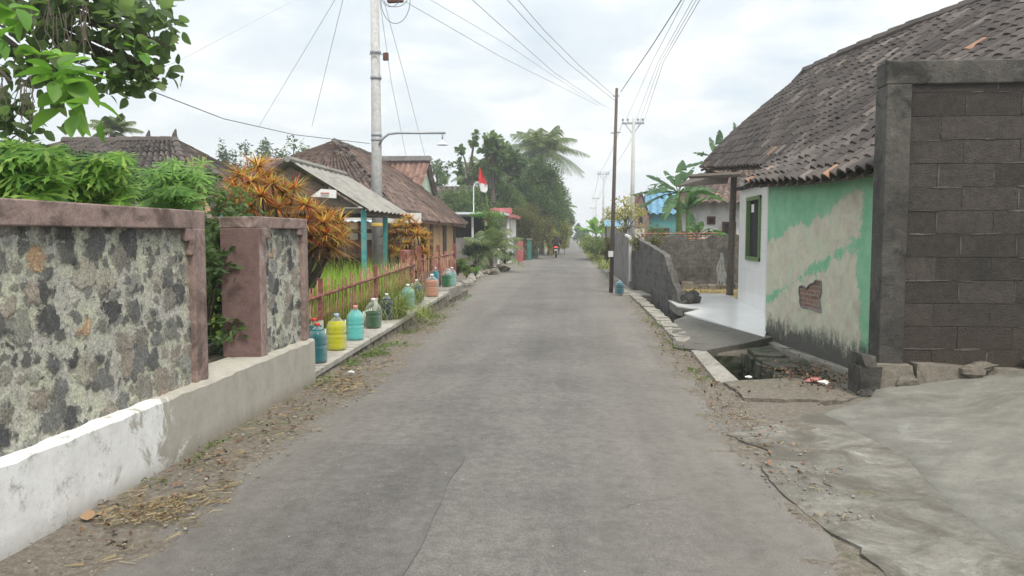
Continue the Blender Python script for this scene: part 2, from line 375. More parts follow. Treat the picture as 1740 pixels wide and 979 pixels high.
M['pickw'] = flat('faded_picket_paint', (.30, .13, .095), .8, .45, 14, .3, dirt=(.42, .30, .23))
M['whitepick'] = flat('white_picket_foot', (.62, .60, .57), .8, .2, 20, .3)
M['wire'] = flat('black_cable', (.13, .14, .15), .6, .1, 5, 0)
M['wiregrey'] = flat('grey_cable', (.55, .57, .59), .6, .1, 5, 0)
M['pvc'] = flat('grey_pvc', (.55, .55, .52), .5, .1, 5, .05)
M['cloth'] = flat('pale_cloth', (.50, .49, .44), .95, .25, 14, .5)
M['redflag'] = flat('red_cloth', (.62, .05, .06), .8, .1, 10, .1)
M['whiteflag'] = flat('white_cloth', (.78, .78, .78), .8, .05, 10, .1)
M['redgate'] = flat('faded_red_paint', (.40, .12, .12), .7, .2, 4, .2, dirt=(.5, .25, .23))
M['greengate'] = flat('dark_green_paint', (.05, .17, .13), .6, .2, 4, .1)
M['trunk'] = flat('bark', (.10, .085, .065), .95, .4, 8, .8)
M['palmtrunk'] = flat('palm_bark', (.20, .18, .15), .95, .3, 6, .6)
M['stem'] = flat('green_stem', (.14, .22, .06), .6, .3, 8, .2)
M['straw'] = flat('dry_straw', (.42, .32, .17), .9, .3, 20, .3)
M['dryleaf'] = leafmat('dry_fallen_leaf', [(0, (.24, .15, .085)), (.5, (.34, .22, .13)), (1, (.42, .32, .2))], .1)
M['litter'] = leafmat('straw_litter', [(0, (.10, .075, .045)), (.5, (.24, .18, .095)), (1, (.38, .31, .17))], .1)
M['debris'] = leafmat('leaf_debris', [(0, (.06, .035, .022)), (.5, (.16, .085, .05)), (1, (.28, .18, .11))], .05)
M['weed'] = leafmat('roadside_weed', [(0, (.08, .13, .035)), (1, (.20, .26, .09))])
M['grass'] = leafmat('tall_lawn_grass', [(0, (.16, .30, .04)), (.6, (.32, .46, .07)), (1, (.50, .54, .17))], .5)
M['tuft'] = leafmat('arching_grass', [(0, (.08, .13, .02)), (.6, (.22, .28, .06)), (1, (.46, .44, .18))], .35)
M['drygrass'] = leafmat('yellow_dry_grass', [(0, (.32, .26, .10)), (1, (.52, .44, .22))], .3)
M['leafdark'] = leafmat('dark_leaf', [(0, (.06, .105, .04)), (.5, (.11, .18, .07)), (1, (.20, .28, .11))], .5, big=.9)
M['leafmid'] = leafmat('mid_leaf', [(0, (.075, .13, .045)), (.5, (.14, .22, .075)), (1, (.25, .33, .13))], .5, big=.8)
M['leafpale'] = leafmat('pale_leaf', [(0, (.05, .10, .035)), (.5, (.10, .17, .06)), (1, (.17, .25, .09))], .35, big=.8)
M['leafbrown'] = leafmat('brownish_leaf', [(0, (.09, .095, .035)), (.5, (.16, .165, .06)), (1, (.26, .24, .10))], .4, big=.9)
M['leafyellow'] = leafmat('yellow_green_leaf', [(0, (.18, .20, .05)), (.5, (.36, .34, .10)), (1, (.52, .46, .16))], .4)
M['leaflime'] = leafmat('lime_leaf', [(0, (.075, .19, .03)), (.5, (.17, .34, .05)), (1, (.32, .47, .10))], .45)
M['leafgrey'] = leafmat('grey_green_leaf', [(0, (.08, .12, .06)), (.5, (.13, .20, .09)), (1, (.22, .31, .13))], .55)
M['leafbright'] = leafmat('bright_leaf', [(0, (.08, .20, .03)), (1, (.22, .40, .08))], .45)
M['leafblue'] = leafmat('hazy_leaf', [(0, (.05, .09, .055)), (.5, (.09, .15, .09)), (1, (.15, .22, .13))], .4, big=.6)
M['banana'] = leafmat('banana_leaf', [(0, (.035, .085, .035)), (.5, (.07, .145, .06)), (1, (.12, .21, .085))], .4)
M['bananal'] = leafmat('light_banana_leaf', [(0, (.14, .30, .06)), (1, (.26, .44, .12))], .5)
M['palm'] = leafmat('palm_leaflet', [(0, (.08, .12, .05)), (.5, (.15, .20, .09)), (1, (.24, .27, .13))], .45)
M['croton'] = leafmat('orange_croton', [(0, (.14, .035, .03)), (.22, (.46, .09, .05)), (.42, (.62, .27, .07)), (.6, (.70, .50, .12)), (.75, (.50, .44, .10)), (.88, (.20, .24, .06)), (1, (.42, .14, .07))], .4)
M['croton2'] = leafmat('mixed_croton', [(0, (.34, .08, .05)), (.3, (.52, .20, .07)), (.6, (.68, .46, .10)), (.8, (.50, .44, .13)), (1, (.26, .28, .09))], .5)

# ------------------------------------------------------------------ foliage primitives
def unit(a): return a/np.maximum(np.linalg.norm(a, axis=1, keepdims=True), 1e-9)
def leaves(mb, C, L, W=.45, up=.3, out=None, fold=.15, shape=6):
    """C (n,3) leaf bases; L length(s); W width ratio; up: upward bias of the blade normal"""
    n = len(C)
    if n == 0: return
    d = rng.normal(size=(n, 3)); d[:, 2] *= .6
    if out is not None: d = unit(d)*.9+out
    d = unit(d); nn = rng.normal(size=(n, 3)); nn[:, 2] += up*4
    s = unit(np.cross(d, nn)); nn = unit(np.cross(s, d))
    L = (np.ones(n)*L*rng.uniform(.65, 1.25, n))[:, None]; w = L*W*.5
    b = C; t = C+d*L-nn*L*.12; f = nn*L*fold*.5
    if shape == 8:
        cu = (rng.uniform(.02, .38, n))[:, None]; rows = [b]
        for tt, ww in ((.14, .6), (.38, 1.0), (.63, .88), (.86, .45)):
            m0 = C+d*L*tt-nn*L*cu*tt*tt; rows += [m0+s*w*ww+f*ww, m0, m0-s*w*ww+f*ww]
        rows.append(C+d*L-nn*L*cu); V = np.stack(rows, 1).reshape(-1, 3); k = np.arange(n)[:, None]*14; base = mb.n
        mb.v += [tuple(r) for r in V.tolist()]; mb.n += len(V)
        Q = [[1+3*i+j, 4+3*i+j, 5+3*i+j, 2+3*i+j] for i in range(3) for j in (0, 1)]; T3 = [[0, 1, 2], [0, 2, 3], [10, 13, 11], [11, 13, 12]]
        for q in Q: mb.f += [tuple(r) for r in (k+np.array([q])+base).tolist()]
        for q in T3: mb.f += [tuple(r) for r in (k+np.array([q])+base).tolist()]
        return
    if shape == 4:
        m1 = C+d*L*.45+f
        V = np.stack([b, m1+s*w, t, m1-s*w], 1).reshape(-1, 3)
        k = np.arange(n)[:, None]*4; F1 = k+np.array([[0, 1, 2]]); F2 = k+np.array([[0, 2, 3]])
        mb.arr(V, np.concatenate([F1, F2]))
    else:
        p1 = C+d*L*.3+f; p2 = C+d*L*.68+f*.5
        V = np.stack([b, p1+s*w*.95, p2+s*w*.8, t, p2-s*w*.8, p1-s*w*.95], 1).reshape(-1, 3)
        k = np.arange(n)[:, None]*6
        for q in ([0, 1, 2, 3], [0, 3, 4, 5]): mb.arr0 = None
        base = mb.n; mb.v += [tuple(r) for r in V.tolist()]; mb.n += len(V)
        mb.f += [tuple(r) for r in (np.concatenate([k+np.array([[0, 1, 2, 3]]), k+np.array([[0, 3, 4, 5]])])+base).tolist()]
def inblob(n, c, r, shell=.55):
    d = unit(rng.normal(size=(n, 3))); q = (shell+(1-shell)*rng.random(n))[:, None]
    q = q*(1+.12*rng.normal(size=(n, 1)))
    return np.array(c)+d*q*np.array(r), d
def clump(mb, c, r, n, L, W=.5, up=.3, shell=.35, shape=4):
    C, d = inblob(n, c, r, shell); leaves(mb, C, L, W, up, out=d*.5, shape=shape)
def crown(mb, c, r, n, L, k=14, W=.5, rs=.42, shape=4):
    """crown = many small leaf clumps spread through the crown's volume, gaps between"""
    cs = []
    for i in range(k):
        d = unit(rng.normal(size=(1, 3)))[0]; q = rng.uniform(.35, .95)
        p = np.array(c)+d*q*np.array(r); s = rng.uniform(.6, 1.15)*rs
        clump(mb, p, np.array(r)*s*np.array([1, 1, .8]), n//k, L, W, shape=shape); cs.append(p)
    return cs
def blade_tuft(mb, c, n, H, W, spread=.3, curl=.5, seg=3, rad=.05):
    for i in range(n):
        a = random.uniform(0, 2*math.pi); h = H*random.uniform(.55, 1.15); s = spread*random.uniform(.3, 1.3)*h
        b = (c[0]+random.uniform(-rad, rad), c[1]+random.uniform(-rad, rad), c[2]); w = W*random.uniform(.7, 1.2)
        sx, sy = -math.sin(a)*w/2, math.cos(a)*w/2; vs = []
        for j in range(seg+1):
            t = j/seg; x = s*t**1.7; z = h*(t-curl*s/max(h, .01)*t*t*.6); q = 1-t*.9
            p = (b[0]+math.cos(a)*x, b[1]+math.sin(a)*x, b[2]+z)
            vs += [(p[0]-sx*q, p[1]-sy*q, p[2]), (p[0]+sx*q, p[1]+sy*q, p[2])]
        mb.add(vs, [(2*j, 2*j+1, 2*j+3, 2*j+2) for j in range(seg)])
def rosette(mb, c, n, L, W, seg=4, droop=.7, up=.5):
    """spiky head of narrow leaves arching outwards"""
    for i in range(n):
        a = random.uniform(0, 2*math.pi); e = random.uniform(-.25, 1.35)*up*1.3; l = L*random.uniform(.65, 1.15)
        d = Vector((math.cos(a)*math.cos(e), math.sin(a)*math.cos(e), math.sin(e))); s = Vector((-math.sin(a), math.cos(a), 0))
        vs = []
        for j in range(seg+1):
            t = j/seg; p = Vector(c)+d*l*t+Vector((0, 0, -droop*l*t*t*.6*math.cos(e))); w = W*(.5+1.6*t if t < .3 else 1.05*(1-t)+.03)*.5
            vs += [p-s*w, p+s*w]
        mb.add(vs, [(2*j, 2*j+1, 2*j+3, 2*j+2) for j in range(seg)])
def tree(name, label, x, y, z0, h, r, mat, nleaf, L, cz=.68, rz=.4, k=16, group=None, cat='tree', tr=None, shape=4, W=.5, rs=.4, trunkmat='trunk', lean=(0, 0)):
    t = thing(name, label, cat, (x, y, z0), group)
    tr = tr or h*.022; tm = MB(); top = Vector((x+lean[0], y+lean[1], z0+h*cz))
    pts = [Vector((x, y, z0)), Vector((x, y, z0)).lerp(top, .4)+Vector((random.uniform(-.1, .1)*r, 0, 0)), top]
    tm.tube(pts, [tr*1.3, tr, tr*.6], 8)
    cm = MB(); cs = crown(cm, (top.x, top.y, z0+h*(1-rz*.5)-h*rz*.02), (r, r, h*rz*.5), nleaf, L, k, W=W, rs=rs, shape=shape)
    for p in cs[:12]:
        b = pts[1].lerp(top, random.uniform(.2, 1)); m = (b+Vector(p))/2+Vector((0, 0, .04*h))
        tm.tube([b, m, Vector(p)], [tr*.45, tr*.3, tr*.1], 5)
    part('trunk', tm, M[trunkmat], t); part('crown', cm, mat, t); return t
def shrub(name, label, c, r, mat, n, L, cat='shrub', group=None, k=8, W=.5, shape=4):
    t = thing(name, label, cat, c, group); sm = MB(); cm = MB()
    cs = crown(cm, (c[0], c[1], c[2]+r[2]), r, n, L, k, rs=.5, W=W, shape=shape)
    for p in cs[:7]: sm.tube([(c[0], c[1], c[2]-.03), ((c[0]+p[0])/2, (c[1]+p[1])/2, c[2]+r[2]*.5), tuple(p)], [.02, .015, .006], 5)
    part('foliage', cm, mat, t); part('stem', sm, M['trunk'], t); return t
def frond(mb, base, az, el, L, droop, nl=26, ll=.55, lw=.05, rach=.02):
    pts = []; d = Vector((math.cos(az)*math.cos(el), math.sin(az)*math.cos(el), math.sin(el)))
    s = Vector((-math.sin(az), math.cos(az), 0))
    for j in range(9):
        t = j/8; pts.append(Vector(base)+d*L*t+Vector((0, 0, -droop*L*t*t)))
    mb.tube(pts, [rach*(1-.85*j/8) for j in range(9)], 4, False)
    for i in range(nl):
        t = .12+.88*i/(nl-1); q = t*8; j = min(7, int(q)); p = pts[j].lerp(pts[j+1], q-j); fw = (pts[j+1]-pts[j]).normalized()
        l = ll*math.sin(math.pi*min(1, .12+t*.86))**.6*random.uniform(.8, 1.1)
        for sg in (-1, 1):
            dd = (s*sg+fw*.55+Vector((0, 0, -.35-.35*random.random()))).normalized(); w = fw*lw*.5
            m = p+dd*l*.5+Vector((0, 0, .02*l)); e = p+dd*l+Vector((0, 0, -.18*l))
            mb.add([p-w, p+w, m+w*1.1, m-w*1.1, e], [(0, 1, 2, 3), (3, 2, 4)])
def palm(name, label, x, y, z0, h, L, n, group=None, lean=(0, 0), ll=.6, cat='palm tree', lw=.06, nl=26, tr=.14, mat=None):
    t = thing(name, label, cat, (x, y, z0), group); tm = MB(); cm = MB(); top = Vector((x+lean[0], y+lean[1], z0+h))
    tm.tube([Vector((x, y, z0)), Vector((x+lean[0]*.3, y+lean[1]*.3, z0+h*.5)), top], [tr*1.4, tr, tr*.8], 10)
    for i in range(n):
        az = i*2.4+random.uniform(-.2, .2); el = 1.25-1.6*(i/n)+random.uniform(-.1, .1)
        frond(cm, top+Vector((0, 0, .05)), az, el, L*random.uniform(.85, 1.1), .32+.12*random.random()+.1*(i/n), nl, ll, lw, .02*L/2.5)
    part('trunk', tm, M['palmtrunk'], t); part('crown', cm, mat or M['palm'], t); return t
def blade(mb, base, az, el, L, W, droop, tears=5, twist=0.0):
    """banana blade: stalk and two torn half blades with a fold"""
    d = Vector((math.cos(az)*math.cos(el), math.sin(az)*math.cos(el), math.sin(el))); s = Vector((-math.sin(az), math.cos(az), 0))
    s = (Matrix.Rotation(twist, 3, d) @ s)
    P = lambda t: Vector(base)+d*L*t+Vector((0, 0, -droop*L*t*t))
    n = 14
    mb.tube([P(j/6) for j in range(7)], [.022*(1-.8*j/6)*(L/1.6) for j in range(7)], 4, False)
    for sg in (-1, 1):
        cut = sorted(random.sample(range(1, n), min(tears, n-1)))+[n]; a = 0
        for c in cut:
            dz = random.uniform(-.25, .05)*W; vs = []
            for j in range(a, c+1):
                t = .18+.82*j/n; w = W*.5*math.sin(math.pi*min(1, (j/n)*.9+.08))**.55
                if j == n: w *= .3
                p = P(t); g = .0 if a == 0 else .012*L
                vs += [p, p+s*sg*w+Vector((0, 0, dz*(w/W)*2-.12*w))+d*g]
            m = c-a
            mb.add(vs, [(2*j, 2*j+1, 2*j+3, 2*j+2) for j in range(m)]); a = c
def banana(label, x, y, z0, h, L, n, mat=None, group=None, azs=None, els=None):
    t = thing('banana_plant', label, 'banana plant', (x, y, z0), group); tm = MB(); cm = MB()
    tm.tube([(x, y, z0), (x+.03, y, z0+h*.6), (x, y, z0+h)], [.13, .10, .06], 8)
    for i in range(n):
        az = azs[i] if azs else i*2.4+random.uniform(-.3, .3); el = els[i] if els else random.uniform(.45, 1.35)
        blade(cm, (x, y, z0+h-.05), az, el, L*random.uniform(.8, 1.15), L*.25, random.uniform(.25, .55) if el < 1.2 else .1, random.randint(4, 8), random.uniform(-.5, .5))
    part('stem', tm, M['stem'], t); part('leaves', cm, mat or M['banana'], t); return t
def palmate(mb, c, R_, lobes=7, nrm=None, az=0, sub=True):
    """a palmate leaf of several pointed, slightly lobed fingers"""
    nrm = Vector(nrm or (random.uniform(-.4, .4), random.uniform(-.4, .4), 1)).normalized()
    a = nrm.cross(Vector((math.cos(az), math.sin(az), .01))).normalized(); b = nrm.cross(a)
    for i in range(lobes):
        t = -2.3+4.6*i/(lobes-1); l = R_*(1-.10*abs(t)); d = (b*math.cos(t)+a*math.sin(t)); s = (-b*math.sin(t)+a*math.cos(t)); c0 = Vector(c)
        w = R_*.075; dr = lambda q: Vector((0, 0, -.22*R_*q*q))
        vs = [c0, c0+d*l*.35+s*w+dr(.35), c0+d*l*.5+s*w*.55+dr(.5), c0+d*l*.68+s*w*1.5+dr(.7), c0+d*l*.78+s*w*.4+dr(.78), c0+d*l+dr(1),
              c0+d*l*.78-s*w*.4+dr(.78), c0+d*l*.68-s*w*1.5+dr(.7), c0+d*l*.5-s*w*.55+dr(.5), c0+d*l*.35-s*w+dr(.35)]
        mb.add(vs, [(0, 1, 2, 8, 9), (2, 3, 4, 6, 7, 8), (4, 5, 6)])

# ------------------------------------------------------------------ roofs
def poly(pl, u):
    if len(pl) == 1: return Vector(pl[0])
    ds = [0]
    for a, b in zip(pl, pl[1:]): ds.append(ds[-1]+(Vector(b)-Vector(a)).length)
    x = u*ds[-1]
    for i in range(len(pl)-1):
        if x <= ds[i+1] or i == len(pl)-2:
            return Vector(pl[i]).lerp(Vector(pl[i+1]), (x-ds[i])/max(1e-6, ds[i+1]-ds[i]))
def tiles(eave, ridge, tw=.24, course=.26, sag=0.0, amp=.05, jit=.005, smp=8, lift=.014):
    mb = MB(); L = sum((Vector(b)-Vector(a)).length for a, b in zip(eave, eave[1:]))
    nc = max(3, int(L/tw)); mid = poly(eave, .5)-poly(ridge, .5); nr = max(3, int(mid.length/course))
    nu = nc*smp
    E_ = [poly(eave, i/nu) for i in range(nu+1)]; T_ = [poly(ridge, i/nu) for i in range(nu+1)]
    tan = (E_[-1]-E_[0]).normalized(); nrm = tan.cross(T_[nu//2]-E_[nu//2]).normalized()
    if nrm.z < 0: nrm = -nrm
    wav = [amp*(abs(math.cos(math.pi*(i % smp)/smp))*1.6-.9)*(tw/.25) for i in range(nu+1)]
    for j in range(nr):
        v0, v1 = j/nr, (j+1)/nr; cj = [random.gauss(0, jit) for _ in range(nc+1)]; sj = [random.gauss(0, jit*1.0) for _ in range(nc+1)]
        rows = [[], [], []]
        for i in range(nu+1):
            k = min(nc-1, i//smp); dn = cj[k]
            for q, (v, l) in enumerate(((v0-.12/nr, -.004), (v0-.12/nr, lift), (v1, 0.0))):
                v += sj[k]*.5/max(.3, mid.length)*(1 if q < 2 else 0)
                p = E_[i].lerp(T_[i], v)+nrm*(wav[i]+l+dn+(-4*sag*v*(1-v))+.012*math.sin(i*.05+j*.3)); rows[q].append(p)
        k0 = mb.add(rows[0]+rows[1]+rows[2], [])
        for i in range(nu):
            for a in (0, 1):
                f = (k0+a*(nu+1)+i, k0+a*(nu+1)+i+1, k0+(a+1)*(nu+1)+i+1, k0+(a+1)*(nu+1)+i)
                mb.uv[len(mb.f)] = (i//smp+.5, j+.5); mb.f.append(f)
    return mb
def ridgecap(mb, pts, r=.09, step=.3):
    pts = [Vector(p) for p in pts]
    for a, b in zip(pts, pts[1:]):
        n = max(1, int((b-a).length/step))
        for i in range(n):
            p, q = a.lerp(b, i/n), a.lerp(b, (i+1.12)/n); jz = random.uniform(-.012, .012)
            mb.tube([p+Vector((0, 0, jz)), q+Vector((0, 0, jz))], [r*1.05, r*.85], 8)
def hiproof(parent, x0, x1, y0, y1, ze, zr, axis='y', inset=2.0, mat='tile', tw=.25, inset2=None, sag=.06, rafters=True):
    """four slopes round a ridge; inset 0 gives a gable"""
    i2 = inset if inset2 is None else inset2
    if axis == 'y': xm = (x0+x1)/2; r0, r1 = (xm, y0+inset, zr), (xm, y1-i2, zr)
    else: ym = (y0+y1)/2; r0, r1 = (x0+inset, ym, zr), (x1-i2, ym, zr)
    c = [(x0, y0, ze), (x1, y0, ze), (x1, y1, ze), (x0, y1, ze)]
    big = ((c[1], c[2], r0, r1), (c[0], c[3], r0, r1)) if axis == 'y' else ((c[0], c[1], r0, r1), (c[3], c[2], r0, r1))
    mbs = []
    for a, b, p, q in big: mbs.append(tiles([a, b], [p, q], tw, tw*1.05, sag))
    ends = ((c[0], c[1], r0, inset), (c[3], c[2], r1, i2)) if axis == 'y' else ((c[0], c[3], r0, inset), (c[1], c[2], r1, i2))
    for a, b, p, i in ends:
        if i > 0: mbs.append(tiles([a, b], [p, tuple(Vector(p)+(Vector(b)-Vector(a))*.001)], tw, tw*1.05, sag*.5))
    roof = part('roof', mbs[0], M[mat], parent)
    # other slopes join the same roof part
    m = MB()
    for x in mbs:
        k = m.n; o = len(m.f); m.v += x.v; m.n += x.n; m.f += [tuple(i+k for i in f) for f in x.f]
        for i, u in x.uv.items(): m.uv[i+o] = u
    old = roof.data; roof.data = m.mesh('roof', tuple(parent_loc(parent))); roof.data.materials.append(M[mat]); bpy.data.meshes.remove(old)
    rc = MB(); ridgecap(rc, [r0, r1])
    if inset > 0:
        for q in ((c[0], r0), (c[1], r0) if axis == 'y' else (c[3], r0)): ridgecap(rc, q)
    if i2 > 0:
        for q in ((c[2], r1), (c[3], r1) if axis == 'y' else (c[1], r1)): ridgecap(rc, q)
    part('ridge_cap', rc, M[mat], parent and roof and roof.parent)
    return roof

# ================================================================== THE SETTING
def rd(y): return -.16*sst(30, 57, y)+.16*sst(75, 130, y)-.1*sst(130, 400, y)
def hashn(x, y, s=1.0):
    from mathutils import noise as nz
    return nz.noise(Vector((x*s, y*s, 3.1)))
DRV = lambda x: .03+max(0, x-2.2)*.13
def gz(x, y):
    z = rd(y); n = .012*hashn(x, y, 2.5)+.008*hashn(x, y, 9)
    if 1.69 < x < 2.2 and (8.0 < y < 9.9 or 11.2 < y < 19 or 20.6 < y < 33): return z-.5+n*2
    if -1.85 < x < .95: return z-.03
    if x < -2.66:
        if y < 7.6: return .40+n
        if y < 19: return (.02 if x > -3.0 else .05+.15*sst(7.6, 15, y))+n
        return z+.05*sst(2.8, 5, -x)+n
    if x > 2.2 and y < 7.3: return DRV(x)-.05
    if x > 2.2: return z+.0+n*2
    if y < 7.7 and x > 1.2: return .004+n*1.6
    return z+.004+n*1.3
def axis(segs):
    o = []
    for a, b, st in segs:
        k = max(1, int(round((b-a)/st))); o += [a+(b-a)*i/k for i in range(k)]
    return o+[segs[-1][1]]
gx = axis([(-400, -60, 60), (-60, -10, 5), (-10, -3.2, .5), (-3.2, -2.68, .13), (-2.68, -2.65, .03), (-2.65, -1.85, .07), (-1.85, .95, .7), (.95, 1.68, .07), (1.68, 1.70, .02), (1.70, 2.19, .1), (2.19, 2.21, .02), (2.21, 4, .12), (4, 10, 1), (10, 60, 5), (60, 400, 60)])
gy = axis([(-12, 0, 2), (0, 2.8, .4), (2.8, 7.28, .09), (7.28, 7.32, .04), (7.32, 7.99, .09), (7.99, 8.01, .02), (8.01, 9.89, .12), (9.89, 9.91, .02), (9.91, 11.19, .12), (11.19, 11.21, .02), (11.21, 18.99, .16), (18.99, 19.01, .02), (19.01, 20.59, .2), (20.59, 20.61, .02), (20.61, 33, .4), (33, 80, 2), (80, 200, 10), (200, 600, 50)])
m = MB(); m.add([(x, y, gz(x, y)) for y in gy for x in gx], [])
nx = len(gx)
for j in range(len(gy)-1):
    for i in range(nx-1):
        q = j*nx+i; m.f.append((q, q+1, q+1+nx, q+nx))
struct('ground', m, M['ground'], True)
# road
LE = [(0, -2.0), (5, -2.03), (6.5, -2.05), (8, -1.9), (12, -2.2), (18, -2.62), (24, -3.0), (39, -3.2), (78, -3.3), (140, -2.9), (300, -1)]
RE = [(0, 1.3), (3.4, 1.2), (5.3, 1.08), (8, 1.1), (11, 1.08), (18, 1.14), (24, 1.2), (40, 1.0), (60, .95), (130, .9), (300, 2.5)]
ys = axis([(-8, 0, 1), (0, 14, .08), (14, 40, .3), (40, 120, 2), (120, 300, 10)])
m = MB(); vs = []; K = 10
for y in ys:
    jl = .10*hashn(1, y, 1.1)+.06*hashn(5, y, 4)+.03*hashn(2, y, 12); jr = .11*hashn(9, y, 1.2)+.07*hashn(7, y, 4)+.035*hashn(3, y, 12)
    a, b = lerp(LE, y)+jl-.06, lerp(RE, y)+jr+.1
    for k in range(K+1):
        t = k/K; x = a+(b-a)*t
        vs.append((x, y, rd(y)+.014+.02*math.sin(math.pi*t)-(.012 if k in (0, K) else 0)))
m.add(vs, [(j*(K+1)+k, j*(K+1)+k+1, (j+1)*(K+1)+k+1, (j+1)*(K+1)+k) for j in range(len(ys)-1) for k in range(K)])
struct('road', m, M['asphalt'], True)
from mathutils.geometry import tessellate_polygon
def ragged(pts, step=.07, amp=.03, closed=True):
    o = []; n = len(pts)
    for i in range(n if closed else n-1):
        a, b = Vector(pts[i][:2]), Vector(pts[(i+1) % n][:2]); k = max(1, int((b-a).length/step))
        for j in range(k):
            p = a.lerp(b, j/k); q = Vector((hashn(p.x+5, p.y, 5)+.5*hashn(p.x, p.y+7, 14), hashn(p.x, p.y+9, 5)+.5*hashn(p.x+3, p.y, 14)))*amp
            o.append((p.x+q.x, p.y+q.y))
    return o
def sheet(pts, zf, th=.06, step=.07, amp=.03):
    P = ragged(pts, step, amp); mb = MB(); n = len(P)
    top = [(x, y, zf(x, y)) for x, y in P]; bot = [(x, y, z-th) for x, y, z in top]
    tri = tessellate_polygon([[Vector(p) for p in top]])
    fs = []
    for t in tri:
        a, b, c = (Vector(top[i]) for i in t)
        fs.append(tuple(t) if (b-a).cross(c-a).z > 0 else tuple(reversed(t)))
    ar = sum(P[i][0]*P[(i+1) % n][1]-P[(i+1) % n][0]*P[i][1] for i in range(n))
    sd = [(i, (i+1) % n, n+(i+1) % n, n+i) for i in range(n)]
    if ar > 0: sd = [tuple(reversed(f)) for f in sd]
    mb.add(top+bot, fs+sd); return mb
def flatsheet(pts, z, th=.05, **k): return sheet(pts, lambda x, y: z, th, **k)
crown_z = lambda x, y: rd(y)+.014+.02*math.sin(math.pi*min(1, max(0, (x+2.03)/3.15)))
m = MB()
px = [(-1.9, 1.5), (-2.0, 4.3), (-1.93, 5.1), (-.95, 5.45), (-.72, 5.0), (-.62, 4.0), (-.75, 3.2), (-.7, 1.5)]
P2 = []
for i in range(10):     # repair patch laid as a thin strip grid that follows the crown of the road
    pass
ysP = axis([(1.5, 5.25, .15)]); vs = []
for y in ysP:
    a = -1.93+.04*hashn(1, y, 3); b = -.72+.07*hashn(4, y, 1.5)-.12*sst(5.0, 5.3, y)
    for k in range(9):
        x = a+(b-a)*k/8; vs.append((x, y+.1*hashn(x, 3, 2)*sst(4.8, 5.2, y), crown_z(x, y)+.005))
m.add(vs, [(j*9+k, j*9+k+1, (j+1)*9+k+1, (j+1)*9+k) for j in range(len(ysP)-1) for k in range(8)])
struct('road_patch', m, M['patch'], True)
# concrete apron and driveway on the right
struct('pavement_apron', sheet([(1.12, 5.75), (2.2, 6.62), (2.35, 6.0), (2.4, 4.5), (2.6, 3.0), (2.7, .5), (1.55, .5), (1.45, 3.0), (1.28, 3.9), (1.2, 4.4), (1.22, 5.0), (1.35, 5.4)], lambda x, y: .022+.01*math.sin(x*3), .07, amp=.06), M['apron'])
m = sheet([(2.06, 6.5), (2.6, 6.9), (2.75, 7.22), (3.4, 7.26), (9, 7.26), (9, .3), (2.35, .3), (2.1, 3.0), (2.02, 4.2), (2.22, 5.3)], lambda x, y: DRV(x) if x > 2.2 else .03, .05, amp=.035)
# subdivide the slope at x=2.2 is not needed: rebuild as a strip grid with a ragged left edge
ysD = axis([(.3, 7.26, .08)]); LD = [(.3, 2.45), (3.0, 2.12), (4.2, 2.02), (5.2, 2.18), (6.0, 2.1), (6.5, 2.06), (6.9, 2.6), (7.26, 2.8)]; m = MB(); vs = []; K = 14
for y in ysD:
    a = lerp(LD, y)+.04*hashn(2, y, 3)+.025*hashn(8, y, 11)
    for k in range(K+1):
        t = (k/K)**2; x = a+(9-a)*t; vs.append((x, y, DRV(x)+(0 if k else -.04)+.004))
m.add(vs, [(j*(K+1)+k, j*(K+1)+k+1, (j+1)*(K+1)+k+1, (j+1)*(K+1)+k) for j in range(len(ysD)-1) for k in range(K)])
struct('driveway', m, M['driveway'], True)
# kerb strips beside the drain
def kerbline(pts, w, h, mat, name='kerb', seg=.55, zf=rd):
    mb = MB()
    for (x0, y0), (x1, y1) in zip(pts, pts[1:]):
        n = max(1, int(math.hypot(x1-x0, y1-y0)/seg))
        for i in range(n):
            a = Vector((x0+(x1-x0)*i/n, y0+(y1-y0)*i/n)); b = Vector((x0+(x1-x0)*(i+.97)/n, y0+(y1-y0)*(i+.97)/n)); d = (b-a).normalized(); s = Vector((d.y, -d.x))*w/2
            z = zf(a.y); j = lambda: random.uniform(-.018, .018)
            q = [a-s, a+s, b+s, b-s]
            mb.hexa([(p.x+j(), p.y+j(), z-.5) for p in q]+[(p.x+j(), p.y+j(), z+h+j()) for p in q])
    return struct(name, mb, mat)
kerbline([(1.56, 7.75), (1.58, 9.9)], .2, .045, M['kerb'], seg=3)
kerbline([(1.54, 10.6), (1.54, 14), (1.5, 19.4)], .24, .05, M['kerb'], seg=.42)
kerbline([(1.42, 19.5), (1.4, 26), (1.3, 33)], .22, .03, M['kerb'], seg=.6)
m = MB()   # masonry bank of the drain towards the houses
for y0, y1, x0, x1, st in ((7.98, 9.9, 2.15, 2.5, .2), (11.2, 19, 2.16, 2.42, .3), (20.6, 33, 2.16, 2.4, .5)):
    y = y0
    while y < y1:
        d = st*random.uniform(.7, 1.3)
        for k in range(3):
            z = -.52+k*.18+rd(y); o = random.uniform(-.03, .03)
            m.box((x0+o, y, z), (x1+.05, min(y1, y+d)-.01, z+.175), .014)
        y += d
struct('drain_wall', m, M['mossy'])
m = MB()
for y0, y1 in ((8.0, 9.9), (11.2, 19), (20.6, 33)): m.box((1.64, y0+.003, -.9), (1.715, y1-.003, rd(y1)-.012)); m.box((1.7, y0+.003, -.9), (2.22, y1-.003, rd(y1)-.44))
m.box((1.66, 7.96, -.9), (2.2, 8.03, .0)); m.box((1.66, 9.86, -.9), (2.2, 9.95, -.03)); m.box((1.66, 11.15, -.9), (2.2, 11.23, -.03))
struct('drain_floor', m, M['mossy'])
m = MB()
for (y0, y1, z) in ((8.0, 8.5, .02), (8.5, 9.3, .04), (9.3, 9.9, .05)): m.box((2.18, y0, -.5), (2.62+random.uniform(-.1, .15), y1-.02, z), .035)
